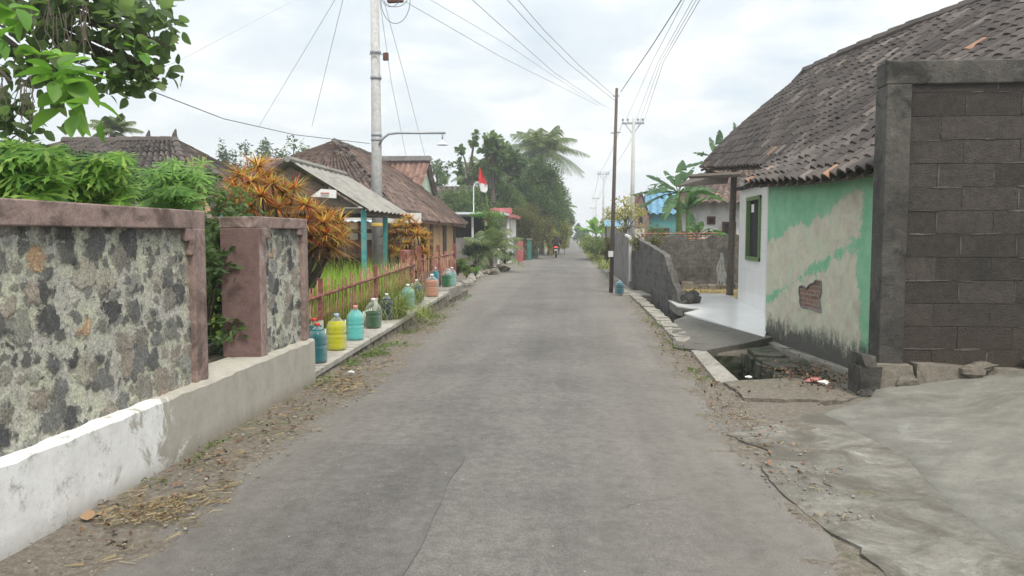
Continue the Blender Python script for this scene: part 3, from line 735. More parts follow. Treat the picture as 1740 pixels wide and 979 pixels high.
m.box((2.5, 7.7, -.2), (2.95, 8.7, .0), .04)
struct('drain_ledge', m, M['mossy'])
# slab bridging the drain up to the porch
m = MB(); zz = lambda x: .035+.05*(x-1.3)
q = [(1.33, 10.15), (1.62, 9.75), (2.2, 10.2), (2.72, 10.75), (2.45, 12.2), (2.0, 13.9), (1.72, 13.2), (1.42, 11.3)]
m = sheet(q, lambda x, y: zz(x), .09, .2, .03)
solo('drain_slab', m, M['slabdark'], 'dark cracked concrete slab bridging the drain in front of the white tiled porch', 'concrete slab')
m = flatsheet([(1.2, 19.05), (2.6, 19.0), (2.7, 20.7), (1.15, 20.6)], .035, .1, step=.3)
solo('drain_slab', m, M['kerb'], 'pale concrete slab over the drain beside the brown utility pole', 'concrete slab')
# far side of the drain head: trodden dirt over a slab
struct('dirt_path', sheet([(1.55, 7.0), (2.4, 6.95), (2.72, 7.25), (2.9, 7.75), (2.2, 8.02), (1.5, 7.8)], lambda x, y: .035+.01*hashn(x, y, 6), .5, amp=.03), M['ground'])

# ================================================================== LEFT: stone wall
w = thing('stone_wall', 'river stone garden wall in a faded pink frame on a whitewashed base at the left roadside', 'wall', (-2.8, 3, 0))
def wavy_box(mb, x0, x1, y0, y1, z0, z1, step=.12, amp=.008):
    n = max(2, int((y1-y0)/step)); vs = []
    for i in range(n+1):
        y = y0+(y1-y0)*i/n; a = lambda: random.uniform(-amp, amp)
        vs += [(x0, y, z0), (x1+a()*.5, y, z0), (x1+a(), y, z1-.02+a()), (x1-.02, y, z1+a()), (x0, y, z1)]
    fs = []
    for i in range(n):
        for k in range(5): fs.append((i*5+k, i*5+(k+1) % 5, (i+1)*5+(k+1) % 5, (i+1)*5+k))
    fs += [(4, 3, 2, 1, 0), tuple(n*5+k for k in range(5))]; fs = [tuple(reversed(f)) for f in fs]
    mb.add(vs, fs)
m = MB(); wavy_box(m, -2.98, -2.62, -6, 7.56, -.1, .45); part('plinth', m, M['plinth'], w)
def gridpanel(mb, x, y0, y1, z0, z1, st):
    ny, nz = int((y1-y0)/st), int((z1-z0)/st); k = mb.add([(x, y0+(y1-y0)*i/ny, z0+(z1-z0)*j/nz) for i in range(ny+1) for j in range(nz+1)], [])
    mb.f += [(k+i*(nz+1)+j, k+(i+1)*(nz+1)+j, k+(i+1)*(nz+1)+j+1, k+i*(nz+1)+j+1) for i in range(ny) for j in range(nz)]
m = MB(); gridpanel(m, -2.715, 2.6, 5.3, .4, 1.6, .0125); part('stone_panel', m, M['stonewall'], w, True)
m = MB(); m.box((-2.95, 2.6, .4), (-2.76, 5.25, 1.56)); m.box((-2.93, -6, .4), (-2.715, 2.6, 1.56)); part('core', m, M['grayplaster'], w)
m = MB()
m.box((-2.95, -6, 1.545), (-2.675, 5.4, 1.675), .004); m.box((-2.95, 5.22, .45), (-2.673, 5.398, 1.547), .003)
# stepped inner corner of the frame
m.box((-2.9, 5.13, 1.46), (-2.676, 5.225, 1.549), .002); m.box((-2.9, 5.18, 1.36), (-2.677, 5.226, 1.47), .002)
part('frame', m, M['pink'], w, bev=.008)
w2 = thing('wall_pier', 'thick pink framed pier with a narrow stone panel beyond the wall gap', 'wall pier', (-2.85, 6.9, .45))
m = MB(); gridpanel(m, -2.715, 6.45, 7.46, .44, 1.58, .0125); part('stone_panel', m, M['stonewall'], w2, True)
m = MB(); m.box((-2.94, 6.46, .44), (-2.76, 7.45, 1.55)); part('core', m, M['grayplaster'], w2)
m = MB(); m.box((-3.03, 6.36, 1.56), (-2.675, 7.55, 1.66), .004); m.box((-2.95, 6.46, 1.47), (-2.678, 6.62, 1.57), .002); m.box((-2.95, 7.3, 1.5), (-2.679, 7.46, 1.57), .002)
m.box((-2.9, 6.362, .455), (-2.673, 6.5, 1.565), .003); m.box((-2.9, 7.43, .455), (-2.674, 7.548, 1.565), .003)
part('frame', m, M['pink'], w2, bev=.008)
m = MB(); m.box((-3.02, 6.355, .45), (-2.68, 6.42, 1.558), .003); m.box((-3.02, 6.42, .45), (-2.93, 7.54, 1.558), .003); part('side_face', m, M['pinkdark'], w2, bev=.006)
# ledge with bottles
zl = lambda y: .10+.17*(y-8)/7
m = MB(); n = 44
for i in range(n):
    y0, y1 = 7.62+(16.2-7.62)*i/n, 7.62+(16.2-7.62)*(i+1)/n-.004
    q = [(-3.06, y0), (-2.655, y0), (-2.655, y1), (-3.06, y1)]; j = lambda: random.uniform(-.006, .006)
    m.hexa([(x, y, zl(y)-.055) for x, y in q]+[(x+j(), y, zl(y)+j()) for x, y in q])
lw = thing('roadside_ledge', 'low pale concrete ledge on dark stones carrying the row of coloured bottles', 'low wall', (-2.85, 12, 0))
part('coping', m, M['ledge'], lw)
m = MB(); m.box((-3.08, 16.2, .12), (-2.66, 18.2, .335), .01); m.box((-3.06, 18.2, .05), (-2.8, 19.2, .25), .03); part('end_block', m, M['kerb'], lw)
m = MB(); y = 7.62
while y < 19:
    d = random.uniform(.1, .22); top = (zl(y) if y < 16.2 else .2)-.06
    m.hexa([(-3.04, y, -.12), (-2.64+random.uniform(-.03, .02), y, -.12), (-2.64+random.uniform(-.03, .02), y+d, -.12), (-3.04, y+d, -.12),
            (-3.04, y, top), (-2.665+random.uniform(-.03, .012), y, top), (-2.665+random.uniform(-.03, .012), y+d, top), (-3.04, y+d, top)]); y += d+.01
part('stone_base', m, M['rubble'], lw)
# boundary stones further on
m = MB()
for i in range(34):
    t = i/33; x = lerp([(0, -3.15), (.35, -3.35), (.7, -3.7), (1, -3.5)], t); y = 19.3+16*t
    m.blob((x+random.uniform(-.08, .08), y, rd(y)+.05), (random.uniform(.1, .22), random.uniform(.15, .3), random.uniform(.06, .14)), .2)
struct('kerb_stones', m, M['kerb'])
# ---------------- bottles
def liquidmat(name, c, clear=.15):
    m, t, b = nt(name); setc(t, b, ramp(t, noise(t, 3, 2), [(0, tuple(x*.9 for x in c)), (1, c)])); b.inputs['Roughness'].default_value = .18
    tr = N(t, 'ShaderNodeBsdfTranslucent'); tr.inputs['Color'].default_value = (*c, 1); mx = N(t, 'ShaderNodeMixShader'); mx.inputs[0].default_value = .4
    t.links.new(b.outputs[0], mx.inputs[1]); t.links.new(tr.outputs[0], mx.inputs[2])
    tp = N(t, 'ShaderNodeBsdfTransparent'); tp.inputs['Color'].default_value = (*[min(1, x*1.3+.2) for x in c], 1); m2 = N(t, 'ShaderNodeMixShader'); m2.inputs[0].default_value = clear
    t.links.new(mx.outputs[0], m2.inputs[1]); t.links.new(tp.outputs[0], m2.inputs[2]); t.links.new(m2.outputs[0], t.nodes['Material Output'].inputs['Surface']); return m
def petmat():
    m, t, b = nt('clear_plastic'); b.inputs['Base Color'].default_value = (.75, .8, .8, 1); b.inputs['Roughness'].default_value = .12; b.inputs['Specular IOR Level'].default_value = .6
    tp = N(t, 'ShaderNodeBsdfTransparent'); tp.inputs['Color'].default_value = (.93, .96, .96, 1); mx = N(t, 'ShaderNodeMixShader')
    lw_ = N(t, 'ShaderNodeLayerWeight'); lw_.inputs[0].default_value = .45
    t.links.new(math_(t, 'SUBTRACT', .97, math_(t, 'MULTIPLY', lw_.outputs['Facing'], .45), True), mx.inputs[0])
    t.links.new(b.outputs[0], mx.inputs[1]); t.links.new(tp.outputs[0], mx.inputs[2]); t.links.new(mx.outputs[0], t.nodes['Material Output'].inputs['Surface']); return m
M['pet'] = petmat()
CAPS = {k: flat('cap_'+k, c, .4, .05, 5, 0) for k, c in dict(white=(.75, .75, .75), red=(.6, .07, .05), pink=(.7, .3, .3), blue=(.35, .42, .6)).items()}
def profile(h, r, ribs=True):
    pr = [(r*.80, 0), (r*.98, h*.03), (r, h*.07)]
    for k in range(1, 25):
        z = .07+k*.024; rr = 1.0
        if ribs and k % 5 in (0,): rr = .975
        if z > .40 and z < .46: rr *= .955
        pr.append((r*rr, h*z))
    pr += [(r*.97, h*.68), (r*.86, h*.745), (r*.66, h*.81), (r*.44, h*.865), (r*.27, h*.91), (r*.23, h*.93), (r*.22, h*.955)]
    return pr
def bottle(x, y, z, h, r, c, fill, cap, label, clear=.12, name='water_bottle'):
    t = thing(name, label, 'bottle', (x, y, z), 'bottles of coloured water along the roadside')
    pr = profile(h, r); m = MB(); m.lathe(pr, 24, (x, y, z+.003)); part('shell', m, M['pet'], t, True)
    m = MB(); ip = [(q[0]*.975, max(q[1], .006)) for q in pr if q[1] <= h*fill]; ip.append((ip[-1][0], h*fill)); m.lathe(ip, 24, (x, y, z+.004))
    part('liquid', m, liquidmat('coloured_water', c, clear), t, True)
    m = MB(); m.lathe([(r*.26, h*.935), (r*.28, h*.94), (r*.28, h), (r*.25, h*1.012)], 16, (x, y, z)); part('cap', m, CAPS[cap], t, True)
bx = lambda px_, X: AX(px_, 500, X).y
BT = [(538, -2.80, .43, .105, (.01, .21, .24), .84, 'red', 'teal water bottle half behind the end of the stone wall, nearest on the ledge'),
 (533, -2.99, .42, .10, (.02, .18, .19), .8, 'red', 'teal bottle with red cap tucked behind the nearest teal bottle'),
 (571, -2.84, .43, .118, (.78, .62, .0), .78, 'blue', 'bright yellow water bottle on the ledge beside the fence post'),
 (603, -2.83, .44, .112, (.18, .62, .60), .84, 'pink', 'pale turquoise water bottle with pink cap next to the yellow bottle'),
 (634, -2.87, .42, .115, (.05, .16, .06), .55, 'white', 'clear topped bottle of dark green water beside the arching grass'),
 (657, -2.90, .40, .10, (.01, .06, .13), .8, 'white', 'dark blue bottle almost hidden under the arching grass tuft'),
 (693, -2.88, .42, .12, (.20, .45, .42), .85, 'white', 'pale teal bottle showing past the far side of the grass tuft'),
 (708, -2.93, .42, .10, (.03, .10, .38), .72, 'white', 'deep blue water bottle between the grass tuft and the peach bottle'),
 (735, -2.84, .44, .135, (.62, .33, .23), .72, 'white', 'wide peach coloured bottle beside the end block of the ledge'),
 (745, -3.01, .46, .075, (.01, .38, .44), .8, 'white', 'slim bright cyan bottle standing by the red fence on the end block'),
 (759, -2.87, .40, .11, (.01, .22, .06), .60, 'pink', 'emerald green bottle with clear neck on the end block of the ledge'),
 (768, -2.80, .42, .105, (.30, .50, .46), .7, 'white', 'nearly clear pale bottle at the far corner of the end block'),
 (774, -2.94, .36, .09, (.55, .62, .60), .5, 'white', 'colourless bottle farthest along the row behind the pale one')]
for px_, X, h, r, c, fl_, cap, lab in BT:
    y = bx(px_, X); z = (zl(y)+.005 if y < 16.25 else .345)
    if px_ == 774: y = 17.95; z = .345
    if px_ == 745: y = 16.55; z = .345
    if px_ == 735: y = 15.2; z = zl(y)+.005
    bottle(X, y, z, h, r, tuple(min(.85, q*1.25) for q in c), fl_, cap, lab, .34)
g_ = G(1051, 499, .04); bottle(g_.x+.02, g_.y-.1, .045, .34, .115, (.02, .20, .26), .8, 'blue', 'ribbed teal jug on the slab by the foot of the brown utility pole')
# ---------------- near fence
f = thing('picket_fence', 'rust red rod fence with white feet along the bottle ledge', 'fence', (-3.0, 10.5, .1))
def picket(x, y, z0, z1, r=.011, f_=f, foot=True):
    dx, dy = random.uniform(-.02, .02), random.uniform(-.025, .025); m = MB()
    m.tube([(x, y, z0+(.22 if foot else 0)), (x+dx*.5, y+dy*.5, (z0+z1)/2), (x+dx, y+dy, z1)], [r, r*.95, r*.75], 5)
    o = part('picket', m, M['pickw'], f_, True)
    if foot: m = MB(); m.tube([(x, y, z0-.05), (x, y, z0+.222)], r*1.08, 5); part('foot', m, M['whitepick'], o, True)
y = 7.75
while y < 14.6:
    if min(abs(y-9.0), abs(y-11.6), abs(y-14.2)) > .06: picket(-3.06, y, zl(y), zl(y)+random.uniform(.72, .86))
    y += random.uniform(.095, .13)
for yy in (9.0, 11.6, 14.2):
    m = MB(); m.box((-3.075, yy-.028, zl(yy)+.35), (-3.02, yy+.028, zl(yy)+.86), .004); o = part('post', m, M['rustred'], f, bev=.005)
    m = MB(); m.box((-3.077, yy-.03, zl(yy)-.05), (-3.018, yy+.03, zl(yy)+.352), .003); part('foot', m, M['whitepick'], o)
m = MB(); m.tube([(-3.035, 7.7, zl(7.7)+.64), (-3.035, 10.5, zl(10.5)+.66), (-3.035, 14.5, zl(14.5)+.68)], .02, 6); part('rail', m, M['rustred'], f, True)
m = MB(); m.tube([(-3.04, 7.7, zl(7.7)+.42), (-3.04, 14.5, zl(14.5)+.36)], .005, 4); part('wire', m, M['rustred'], f, True)
f2 = thing('iron_fence', 'dark red iron fence with a curled top rail in front of the apricot house', 'fence', (-3.1, 17.5, .2))
for i in range(22):
    y = 15.3+i*.2; picket(-3.1, y, .25, .25+.72+.16*abs(math.sin(i*.5)), .014, f2, False)
for yy in (15.2, 17.4, 19.8):
    m = MB(); m.box((-3.14, yy-.04, .1), (-3.06, yy+.04, 1.28), .004); part('post', m, M['rustred'], f2, bev=.006)
for zz_ in (.55, 1.0):
    m = MB(); m.tube([(-3.1, 15.2, zz_), (-3.1, 19.8, zz_+.02)], .016, 6); part('rail', m, M['rustred'], f2, True)
# iron hoop over the first bottle
m = MB(); m.tube([(-3.0, 8.05+.42*math.cos(a), .38+.28*math.sin(a)) for a in [math.pi*k/10 for k in range(11)]], .008, 5)
solo('iron_hoop', m, M['rustred'], 'thin rusty hoop arching behind the nearest teal bottle', 'hoop')

# ---------------- grass, weeds, litter
m = MB()
for i in range(2300):
    x = -3.16-2.6*random.random()**1.3; y = 7.7+7.5*random.random(); blade_tuft(m, (x, y, gz(x, y)), 5, random.uniform(.6, 1.0), .012, .45, .5, 3, .07)
stuff('tall_grass', m, M['grass'], 'tall bright green grass filling the plot behind the rod fence', 'grass')
def tuft(label, c, n, H, W, sp, mat='tuft', cu=.9, rad=.08, name='grass_tuft', cat='grass tuft', group=None):
    m = MB(); blade_tuft(m, c, n, H, W, sp, cu, 5, rad); return solo(name, m, M[mat], label, cat, group)
tuft('arching clump of long grass spilling over the bottle ledge', (-3.0, 12.0, .2), 900, 1.0, .012, .85, rad=.30, cu=1.9)
tuft('smaller arching grass clump below the larger one at the ledge face', (-2.75, 12.9, .1), 260, .5, .010, .8, rad=.3, cu=1.6)
tuft('grassy clump drooping over the rail of the rod fence', (-3.05, 13.7, .3), 420, .75, .012, .8, rad=.3, cu=1.7)
m = MB()
for i in range(420):
    side = random.random()
    if side < .5:
        y = random.uniform(3.6, 19); x = -2.58+random.uniform(0, .1)+(.0 if y < 7.6 else -.03); H = .07
    elif side < .6: y = random.uniform(8, 14); x = -2.55+random.random()*.25; H = .1
    else: y = random.uniform(7.2, 26); x = 1.40+random.uniform(-.14, .06); H = .07
    if hashn(x, y, 1.3) < -.02: continue
    c = np.array([[x, y, gz(x, y)+.01]])+rng.normal(size=(9, 3))*np.array([.04, .05, .012]); leaves(m, c, H*random.uniform(.35, .8), .35, .2, out=np.array([0, 0, .6]), shape=4)
stuff('weeds', m, M['weed'], 'low green weeds sprouting along the wall foot and the drain kerb', 'weeds')
m = MB()
for i in range(3400):
    k = random.random()
    if k < .62: y = random.choice((random.uniform(3.2, 8.5), random.gauss(3.9, .25), random.gauss(7.4, .5))); x = random.uniform(-2.6, -1.9) if random.random() < .6 else random.gauss(-2.2, .12)
    elif k < .8: y = random.uniform(8, 16); x = random.uniform(-2.65, -2.2)
    else: y = random.uniform(4, 16); x = lerp([(4, 1.3), (7, 1.4), (16, 1.3)], y)+random.gauss(0, .1)
    if hashn(x, y, 2.2) < -.05 or x < -2.6: continue
    a = random.uniform(0, math.pi); l = random.uniform(.03, .10); z = gz(x, y)+random.uniform(.012, .03); w = random.uniform(.0018, .004)
    d = (math.cos(a)*l/2, math.sin(a)*l/2); s = (-math.sin(a)*w/2, math.cos(a)*w/2)
    m.add([(x-d[0]-s[0], y-d[1]-s[1], z), (x-d[0]+s[0], y-d[1]+s[1], z), (x+d[0]+s[0], y+d[1]+s[1], z+random.uniform(-.006, .012)), (x+d[0]-s[0], y+d[1]-s[1], z)], [(0, 1, 2, 3)])
stuff('straw_litter', m, M['litter'], 'loose straw and dry stalks scattered over the road verges', 'straw')
m = MB()
C = []
for i in range(900):
    k = random.random()
    if k < .5: x, y = random.gauss(2.45, .2), random.gauss(8.1, .45); z = .05
    elif k < .75: x, y = random.uniform(-2.55, -2.1), random.uniform(3.3, 9); z = gz(x, y)+.015
    else: x, y = random.gauss(1.35, .12), random.uniform(4.5, 12); z = .03
    if x > 2.9: continue
    C.append((x, y, z+random.uniform(0, .02)))
leaves(m, np.array(C), .045, .55, 1.2, shape=4)
stuff('leaf_debris', m, M['debris'], 'brown leaf debris by the drain head and along the verges', 'leaf debris')
for (px_, py_, s_, lab) in ((160, 878, .14, 'large curled tan leaf on the verge below the white plinth'), (50, 958, .12, 'dry orange leaf nearest the camera at the wall foot'), (352, 773, .09, 'small tan leaf lying between the wall and the asphalt'), (375, 773, .08, 'dry leaf just right of the small tan leaf'), (345, 797, .07, 'pale dry leaf on bare dirt nearer the road edge')):
    g = G(px_, py_, .03); m = MB(); leaves(m, np.array([[g.x, g.y, .035]]*2)+rng.normal(size=(2, 3))*np.array([.03, .03, .004]), s_*.8, .55, 9, shape=8, fold=.35)
    solo('fallen_leaf', m, M['dryleaf'], lab, 'dry leaf', 'dry leaves on the left verge').scale = (1, 1, .3)
for (px_, py_, lab, mt, s_) in ((1385, 648, 'crumpled orange and white wrapper at the drain head', 'redgate', .07), (1402, 652, 'white scrap of plastic beside the orange wrapper', 'white', .06), (1272, 642, 'thin white strip of rubbish on the drain edge', 'white', .03), (596, 634, 'white scrap of paper on the verge below the ledge', 'white', .035)):
    g = G(px_, py_, .05); m = MB(); m.blob((g.x, g.y, .06), (s_, s_*.6, s_*.35), .5, 9, 5); solo('litter_scrap', m, M[mt], lab, 'litter')
m = MB()
for i in range(420):
    k = random.random(); x, y = (random.uniform(1.1, 1.6), random.uniform(4, 8)) if k < .6 else (random.uniform(-2.5, -1.9), random.uniform(3, 9))
    s_ = random.uniform(.003, .011); m.blob((x, y, gz(x, y)+s_*.6+.01), (s_, s_*1.2, s_*.8), .3, 6, 4)
stuff('gravel', m, M['kerb'], 'small pebbles strewn along both asphalt edges', 'gravel')
# ================================================================== RIGHT: dark block wall
YW = 7.3
bw = thing('block_wall', 'tall dark weathered concrete block wall with pier, end-on beside the driveway', 'wall', (4, 7.45, 0))
xl = A(1500, 350, YW-.03).x; xp = A(1543, 350, YW-.03).x; zt = A(1600, 103, YW).z; zp = A(1520, 145, YW).z
m = MB(); m.box((xl+.03, YW+.03, .28), (9.2, YW+.2, zt-.2)); part('mortar', m, M['kerb'], bw)
def blockmat():
    m, t, b = nt('dark_block'); g = N(t, 'ShaderNodeNewGeometry')
    c = ramp(t, g.outputs['Random Per Island'], [(0, (.050, .044, .039)), (.5, (.062, .054, .048)), (1, (.074, .064, .056))])
    f = noise(t, 18, 10, .78); c = mix(t, .8, c, ramp(t, f, [(.3, .5), (.7, 1.6)]), 'MULTIPLY')
    P = sep(t); low = math_(t, 'MULTIPLY', math_(t, 'SUBTRACT', 1.0, P[2]), 1.2, True)
    c = mix(t, math_(t, 'MULTIPLY', low, .6), c, (.06, .046, .034))
    c = mix(t, ramp(t, noise(t, 3.2, 14, .85, .6), [(.62, 0.), (.69, .45)]), c, (.28, .25, .22))
    c = mix(t, ramp(t, noise(t, 1.2, 8, .7), [(.5, 0.), (.7, .6)]), c, (.028, .028, .024))
    setc(t, b, c); b.inputs['Roughness'].default_value = .95; bump(t, b, math_(t, 'ADD', f, noise(t, 70, 4)), .9, .02); return m
M['block'] = blockmat(); M['mortarline'] = concrete('smeared_mortar', (.085, .078, .068), (.16, .15, .13), .3, (.06, .055, .048), 8, bs=.8)
m = MB(); row = 0; z = .24; bh = .212
while z < zt-.2:
    x = xp+.0-(0 if row % 2 else .22)
    while x < 9.1:
        w_ = .485+random.uniform(-.01, .01); x0 = max(x, xp+.002)
        if w_-(x0-x) > .05:
            dy = random.uniform(-.001, .003); g1 = random.uniform(.0, .002)
            m.hexa([(x0+g1, YW+dy, z+.001), (x+w_-.001, YW+dy+random.uniform(-.003, .003), z+.001), (x+w_-.001, YW+.19, z+.004), (x0+g1, YW+.19, z+.004), (x0+g1, YW+dy, min(z+bh-random.uniform(.0, .004), zt-.19)), (x+w_-.001, YW+dy, min(z+bh-random.uniform(.0, .004), zt-.19)), (x+w_-.001, YW+.19, min(z+bh-.001, zt-.19)), (x0+g1, YW+.19, min(z+bh-.001, zt-.19))])
        x += w_
    row += 1; z += bh
part('blocks', m, M['block'], bw, bev=.003)
m = MB(); rr = random.Random(5)
def smear(x0, z0, x1, z1, w_):
    n_ = 7; up_, lo = [], []; hor = abs(x1-x0) > abs(z1-z0)
    for i in range(n_):
        t_ = i/(n_-1); a_ = w_*math.sin(math.pi*(.06+.88*t_))**.5*rr.uniform(.4, 1.2); b_ = w_*math.sin(math.pi*(.06+.88*t_))**.5*rr.uniform(.3, 1.0); x_, z_ = x0+(x1-x0)*t_, z0+(z1-z0)*t_
        up_.append((x_+(0 if hor else a_), YW-.004, z_+(a_ if hor else 0))); lo.append((x_-(0 if hor else b_), YW-.004, z_-(b_ if hor else 0)))
    vs_ = up_+lo+[(p[0], YW+.01, p[2]) for p in up_+lo]
    m.add(vs_, [(i, i+1, n_+i+1, n_+i) for i in range(n_-1)]+[(i, 2*n_+i, 2*n_+i+1, i+1) for i in range(n_-1)]+[(n_+i, n_+i+1, 3*n_+i+1, 3*n_+i) for i in range(n_-1)])
for row in range(14):
    z = .24+bh*row
    if z > zt-.25: break
    x = xp
    while x < 6:
        L_ = rr.uniform(.08, .45)
        if rr.random() < .45: smear(x, z+rr.uniform(-.006, .006), min(x+L_, 9), z+rr.uniform(-.006, .006), rr.uniform(.004, .012))
        x += L_+rr.uniform(.02, .2)
    x = xp-(0 if row % 2 else .22)+.485
    while x < 6:
        if rr.random() < .5: smear(x, z+.02, x+rr.uniform(-.004, .004), z+bh-.02, rr.uniform(.004, .012))
        x += .485
part('mortar_smears', m, M['mortarline'], bw)
m = MB(); m.box((xl-.0, YW-.035, .3), (xp, YW+.21, zp), .006); part('pier', m, M['blackmoss'], bw, bev=.012)
m = MB(); m.box((xl+.0, YW-.03, zp+.002), (9.2, YW+.22, zt), .006); part('capping', m, M['blackmoss'], bw, bev=.012)
m = MB(); x = xl-.06
while x < 9:
    d = random.uniform(.3, .75); zb = DRV(x)-.2; top = .27+random.uniform(0, .07)+max(0, x-3.4)*.09
    m.hexa([(x, YW-.18+random.uniform(-.05, .05), zb), (x+d, YW-.18+random.uniform(-.05, .05), zb), (x+d, YW+.25, zb), (x, YW+.25, zb),
            (x+.02, YW-.10+random.uniform(-.03, .04), top), (x+d-.03, YW-.10+random.uniform(-.03, .04), top-random.uniform(0, .05)), (x+d, YW+.25, top), (x, YW+.25, top)])
    for q in range(1): m.blob((x+random.random()*d, YW-.10+random.uniform(-.03, .03), DRV(x)+random.uniform(0, .16)), (random.uniform(.06, .14), .05, random.uniform(.04, .08)), .3, 7, 5)
    x += d-.01
part('rubble_footing', m, M['rubble'], bw)
m = MB()
m.box((xl-.2, YW-.14, -.12), (xl-.03, YW+.2, .3), .035); m.box((xl-.17, YW-.12, .29), (xl-.05, YW+.18, .40), .03); m.blob((xl-.14, YW-.14, .02), (.09, .06, .10), .25, 8, 5)
part('footing_stub', m, M['blackmoss'], bw)

# ================================================================== RIGHT: mint house
hs = thing('peeling_house', 'low house with peeling mint side wall, white tiled front and sagging clay tile roof', 'house', (4.2, 12, 0))
Aw, Bw, Cw = Vector((2.78, 11.35, 0)), Vector((3.13, 8.5, 0)), Vector((3.3, 7.55, 0))
def wallquad(mb, a, b, z0, z1, th=.15, nseg=1, z1b=None):
    d = (b-a).normalized(); s = Vector((d.y, -d.x, 0))*th   # thickness to the right of a->b
    z1b = z1 if z1b is None else z1b
    mb.hexa([(a.x, a.y, z0), (b.x, b.y, z0), (b.x-s.x, b.y-s.y, z0), (a.x-s.x, a.y-s.y, z0), (a.x, a.y, z1), (b.x, b.y, z1b), (b.x-s.x, b.y-s.y, z1b), (a.x-s.x, a.y-s.y, z1)])
m = MB(); wallquad(m, Aw, Cw, -.15, 2.27, .15); part('mint_wall', m, M['greenwall'], hs)
m = MB(); WX = 3.5
wz0, wz1 = .62, 2.0; wy0, wy1 = AX(1293, 390, WX).y, AX(1270, 390, WX).y
wz1 = AX(1282, 334, WX).z; wz0 = AX(1282, 443, WX).z
m.box((WX, 11.5, .1), (WX+.15, wy0, 2.55)); m.box((WX, wy1, .1), (WX+.15, 16.6, 2.7)); m.box((WX+.001, wy0, .1), (WX+.15, wy1, wz0)); m.box((WX+.001, wy0, wz1), (WX+.15, wy1, 2.6))
m.box((2.8, 11.36, .1), (WX+.14, 11.5, 2.3)); m.box((WX+.01, 16.6, .1), (9, 16.75, 2.75)); m.box((8.9, 7.6, -.1), (9.05, 16.7, 2.75))
part('tiled_wall', m, M['whitetile'], hs)
m = MB(); t_ = .07
m.box((WX-.04, wy0, wz0), (WX+.1, wy0+t_, wz1)); m.box((WX-.04, wy1-t_, wz0), (WX+.1, wy1, wz1)); m.box((WX-.042, wy0, wz1-t_), (WX+.1, wy1, wz1+.002)); m.box((WX-.042, wy0, wz0-.002), (WX+.1, wy1, wz0+t_))
wn = part('window', m, M['greenframe'], hs, bev=.005)
m = MB(); m.box((WX+.04, wy0+.02, wz0+.02), (WX+.06, wy1-.02, wz1-.02)); part('pane', m, M['dark'], wn)
m = MB(); m.box((WX+.03, wy0+.75, wz1-.3), (WX+.038, wy0+.95, wz1-.14)); part('sticker', m, M['white'], wn)
def brickmat():
    m, t, b = nt('exposed_bricks'); P = sep(t); cv = N(t, 'ShaderNodeCombineXYZ'); t.links.new(P[1], cv.inputs[0]); t.links.new(P[2], cv.inputs[1])
    bk0 = N(t, 'ShaderNodeTexBrick'); t.links.new(cv.outputs[0], bk0.inputs['Vector']); bk0.inputs['Scale'].default_value = 1.0; bk0.inputs['Brick Width'].default_value = .2; bk0.inputs['Row Height'].default_value = .058; bk0.inputs['Mortar Size'].default_value = .007
    bk0.inputs['Color1'].default_value = (.20, .115, .085, 1); bk0.inputs['Color2'].default_value = (.30, .185, .14, 1); bk0.inputs['Mortar'].default_value = (.30, .27, .23, 1)
    f = noise(t, 25, 10, .8); setc(t, b, mix(t, .8, bk0.outputs['Color'], ramp(t, f, [(.3, .5), (.7, 1.5)]), 'MULTIPLY')); b.inputs['Roughness'].default_value = .95
    bump(t, b, math_(t, 'ADD', f, math_(t, 'MULTIPLY', bk0.outputs['Fac'], -1.0)), .8, .02); return m
M['brickwork'] = brickmat()
# bare brick patch where render fell
def onwall(px_, py_):   # intersection of a sight line with the mint wall plane
    d = Vector(ray(px_, py_)); n = Vector(((Cw-Aw).y, -(Cw-Aw).x, 0)).normalized(); o = Vector((0, 0, EYE)); t = (Aw-o).dot(n)/d.dot(n); return o+d*t
nw = Vector(((Cw-Aw).y, -(Cw-Aw).x, 0)).normalized(); nw = nw if nw.x < 0 else -nw
pts = [(1359, 487), (1366, 486), (1372, 492), (1376, 484), (1384, 481), (1388, 476), (1396, 478), (1396, 497), (1393, 508), (1396, 530), (1386, 527), (1376, 523), (1362, 521), (1360, 505)]
m = MB(); pp = [onwall(*p) for p in pts]; k = len(pp)
m.add([p+nw*.004 for p in pp]+[p+nw*.001 for p in pp], [tuple(range(k))]+[(i, (i+1) % k, k+(i+1) % k, k+i) for i in range(k)])
br = part('brick_patch', m, M['brickwork'], hs)
m = MB()
for i in range(k):   # broken render lip round the patch
    a, b = pp[i], pp[(i+1) % k]; m.tube([a+nw*.006, (a+b)/2+nw*.014, b+nw*.006], [.010, .013, .010], 5)
part('render_lip', m, M['grayplaster'], hs)
m = MB(); d = (Cw-Aw).normalized()
for i in range(9):
    a = Aw+d*(.05+i*.38)+nw*.11; b = Aw+d*(.05+i*.38+.372)+nw*.11; wallquad(m, a, b, -.1, .03+random.uniform(-.01, .01), -.10)
part('base_kerb', m, M['kerb'], hs)
# main roof: eave and ridge lines
e_ = [A(1190, 284, 18.6), A(1250, 281, 15.2), A(1316, 277, 12.8), A(1497, 209, 9.56), Vector((4.6, 6.6, 3.05))]
r_ = [A(1352, 143, 17.4), A(1370, 122, 17.0), A(1400, 108, 16.0), A(1462, 80, 14.6), A(1545, 48, 13.4), A(1670, 0, 12.0), A(1740, -32, 11.2), Vector((9.2, 6.6, 5.3))]
mb1 = tiles(e_, r_, .205, .22, -.10, jit=.004)
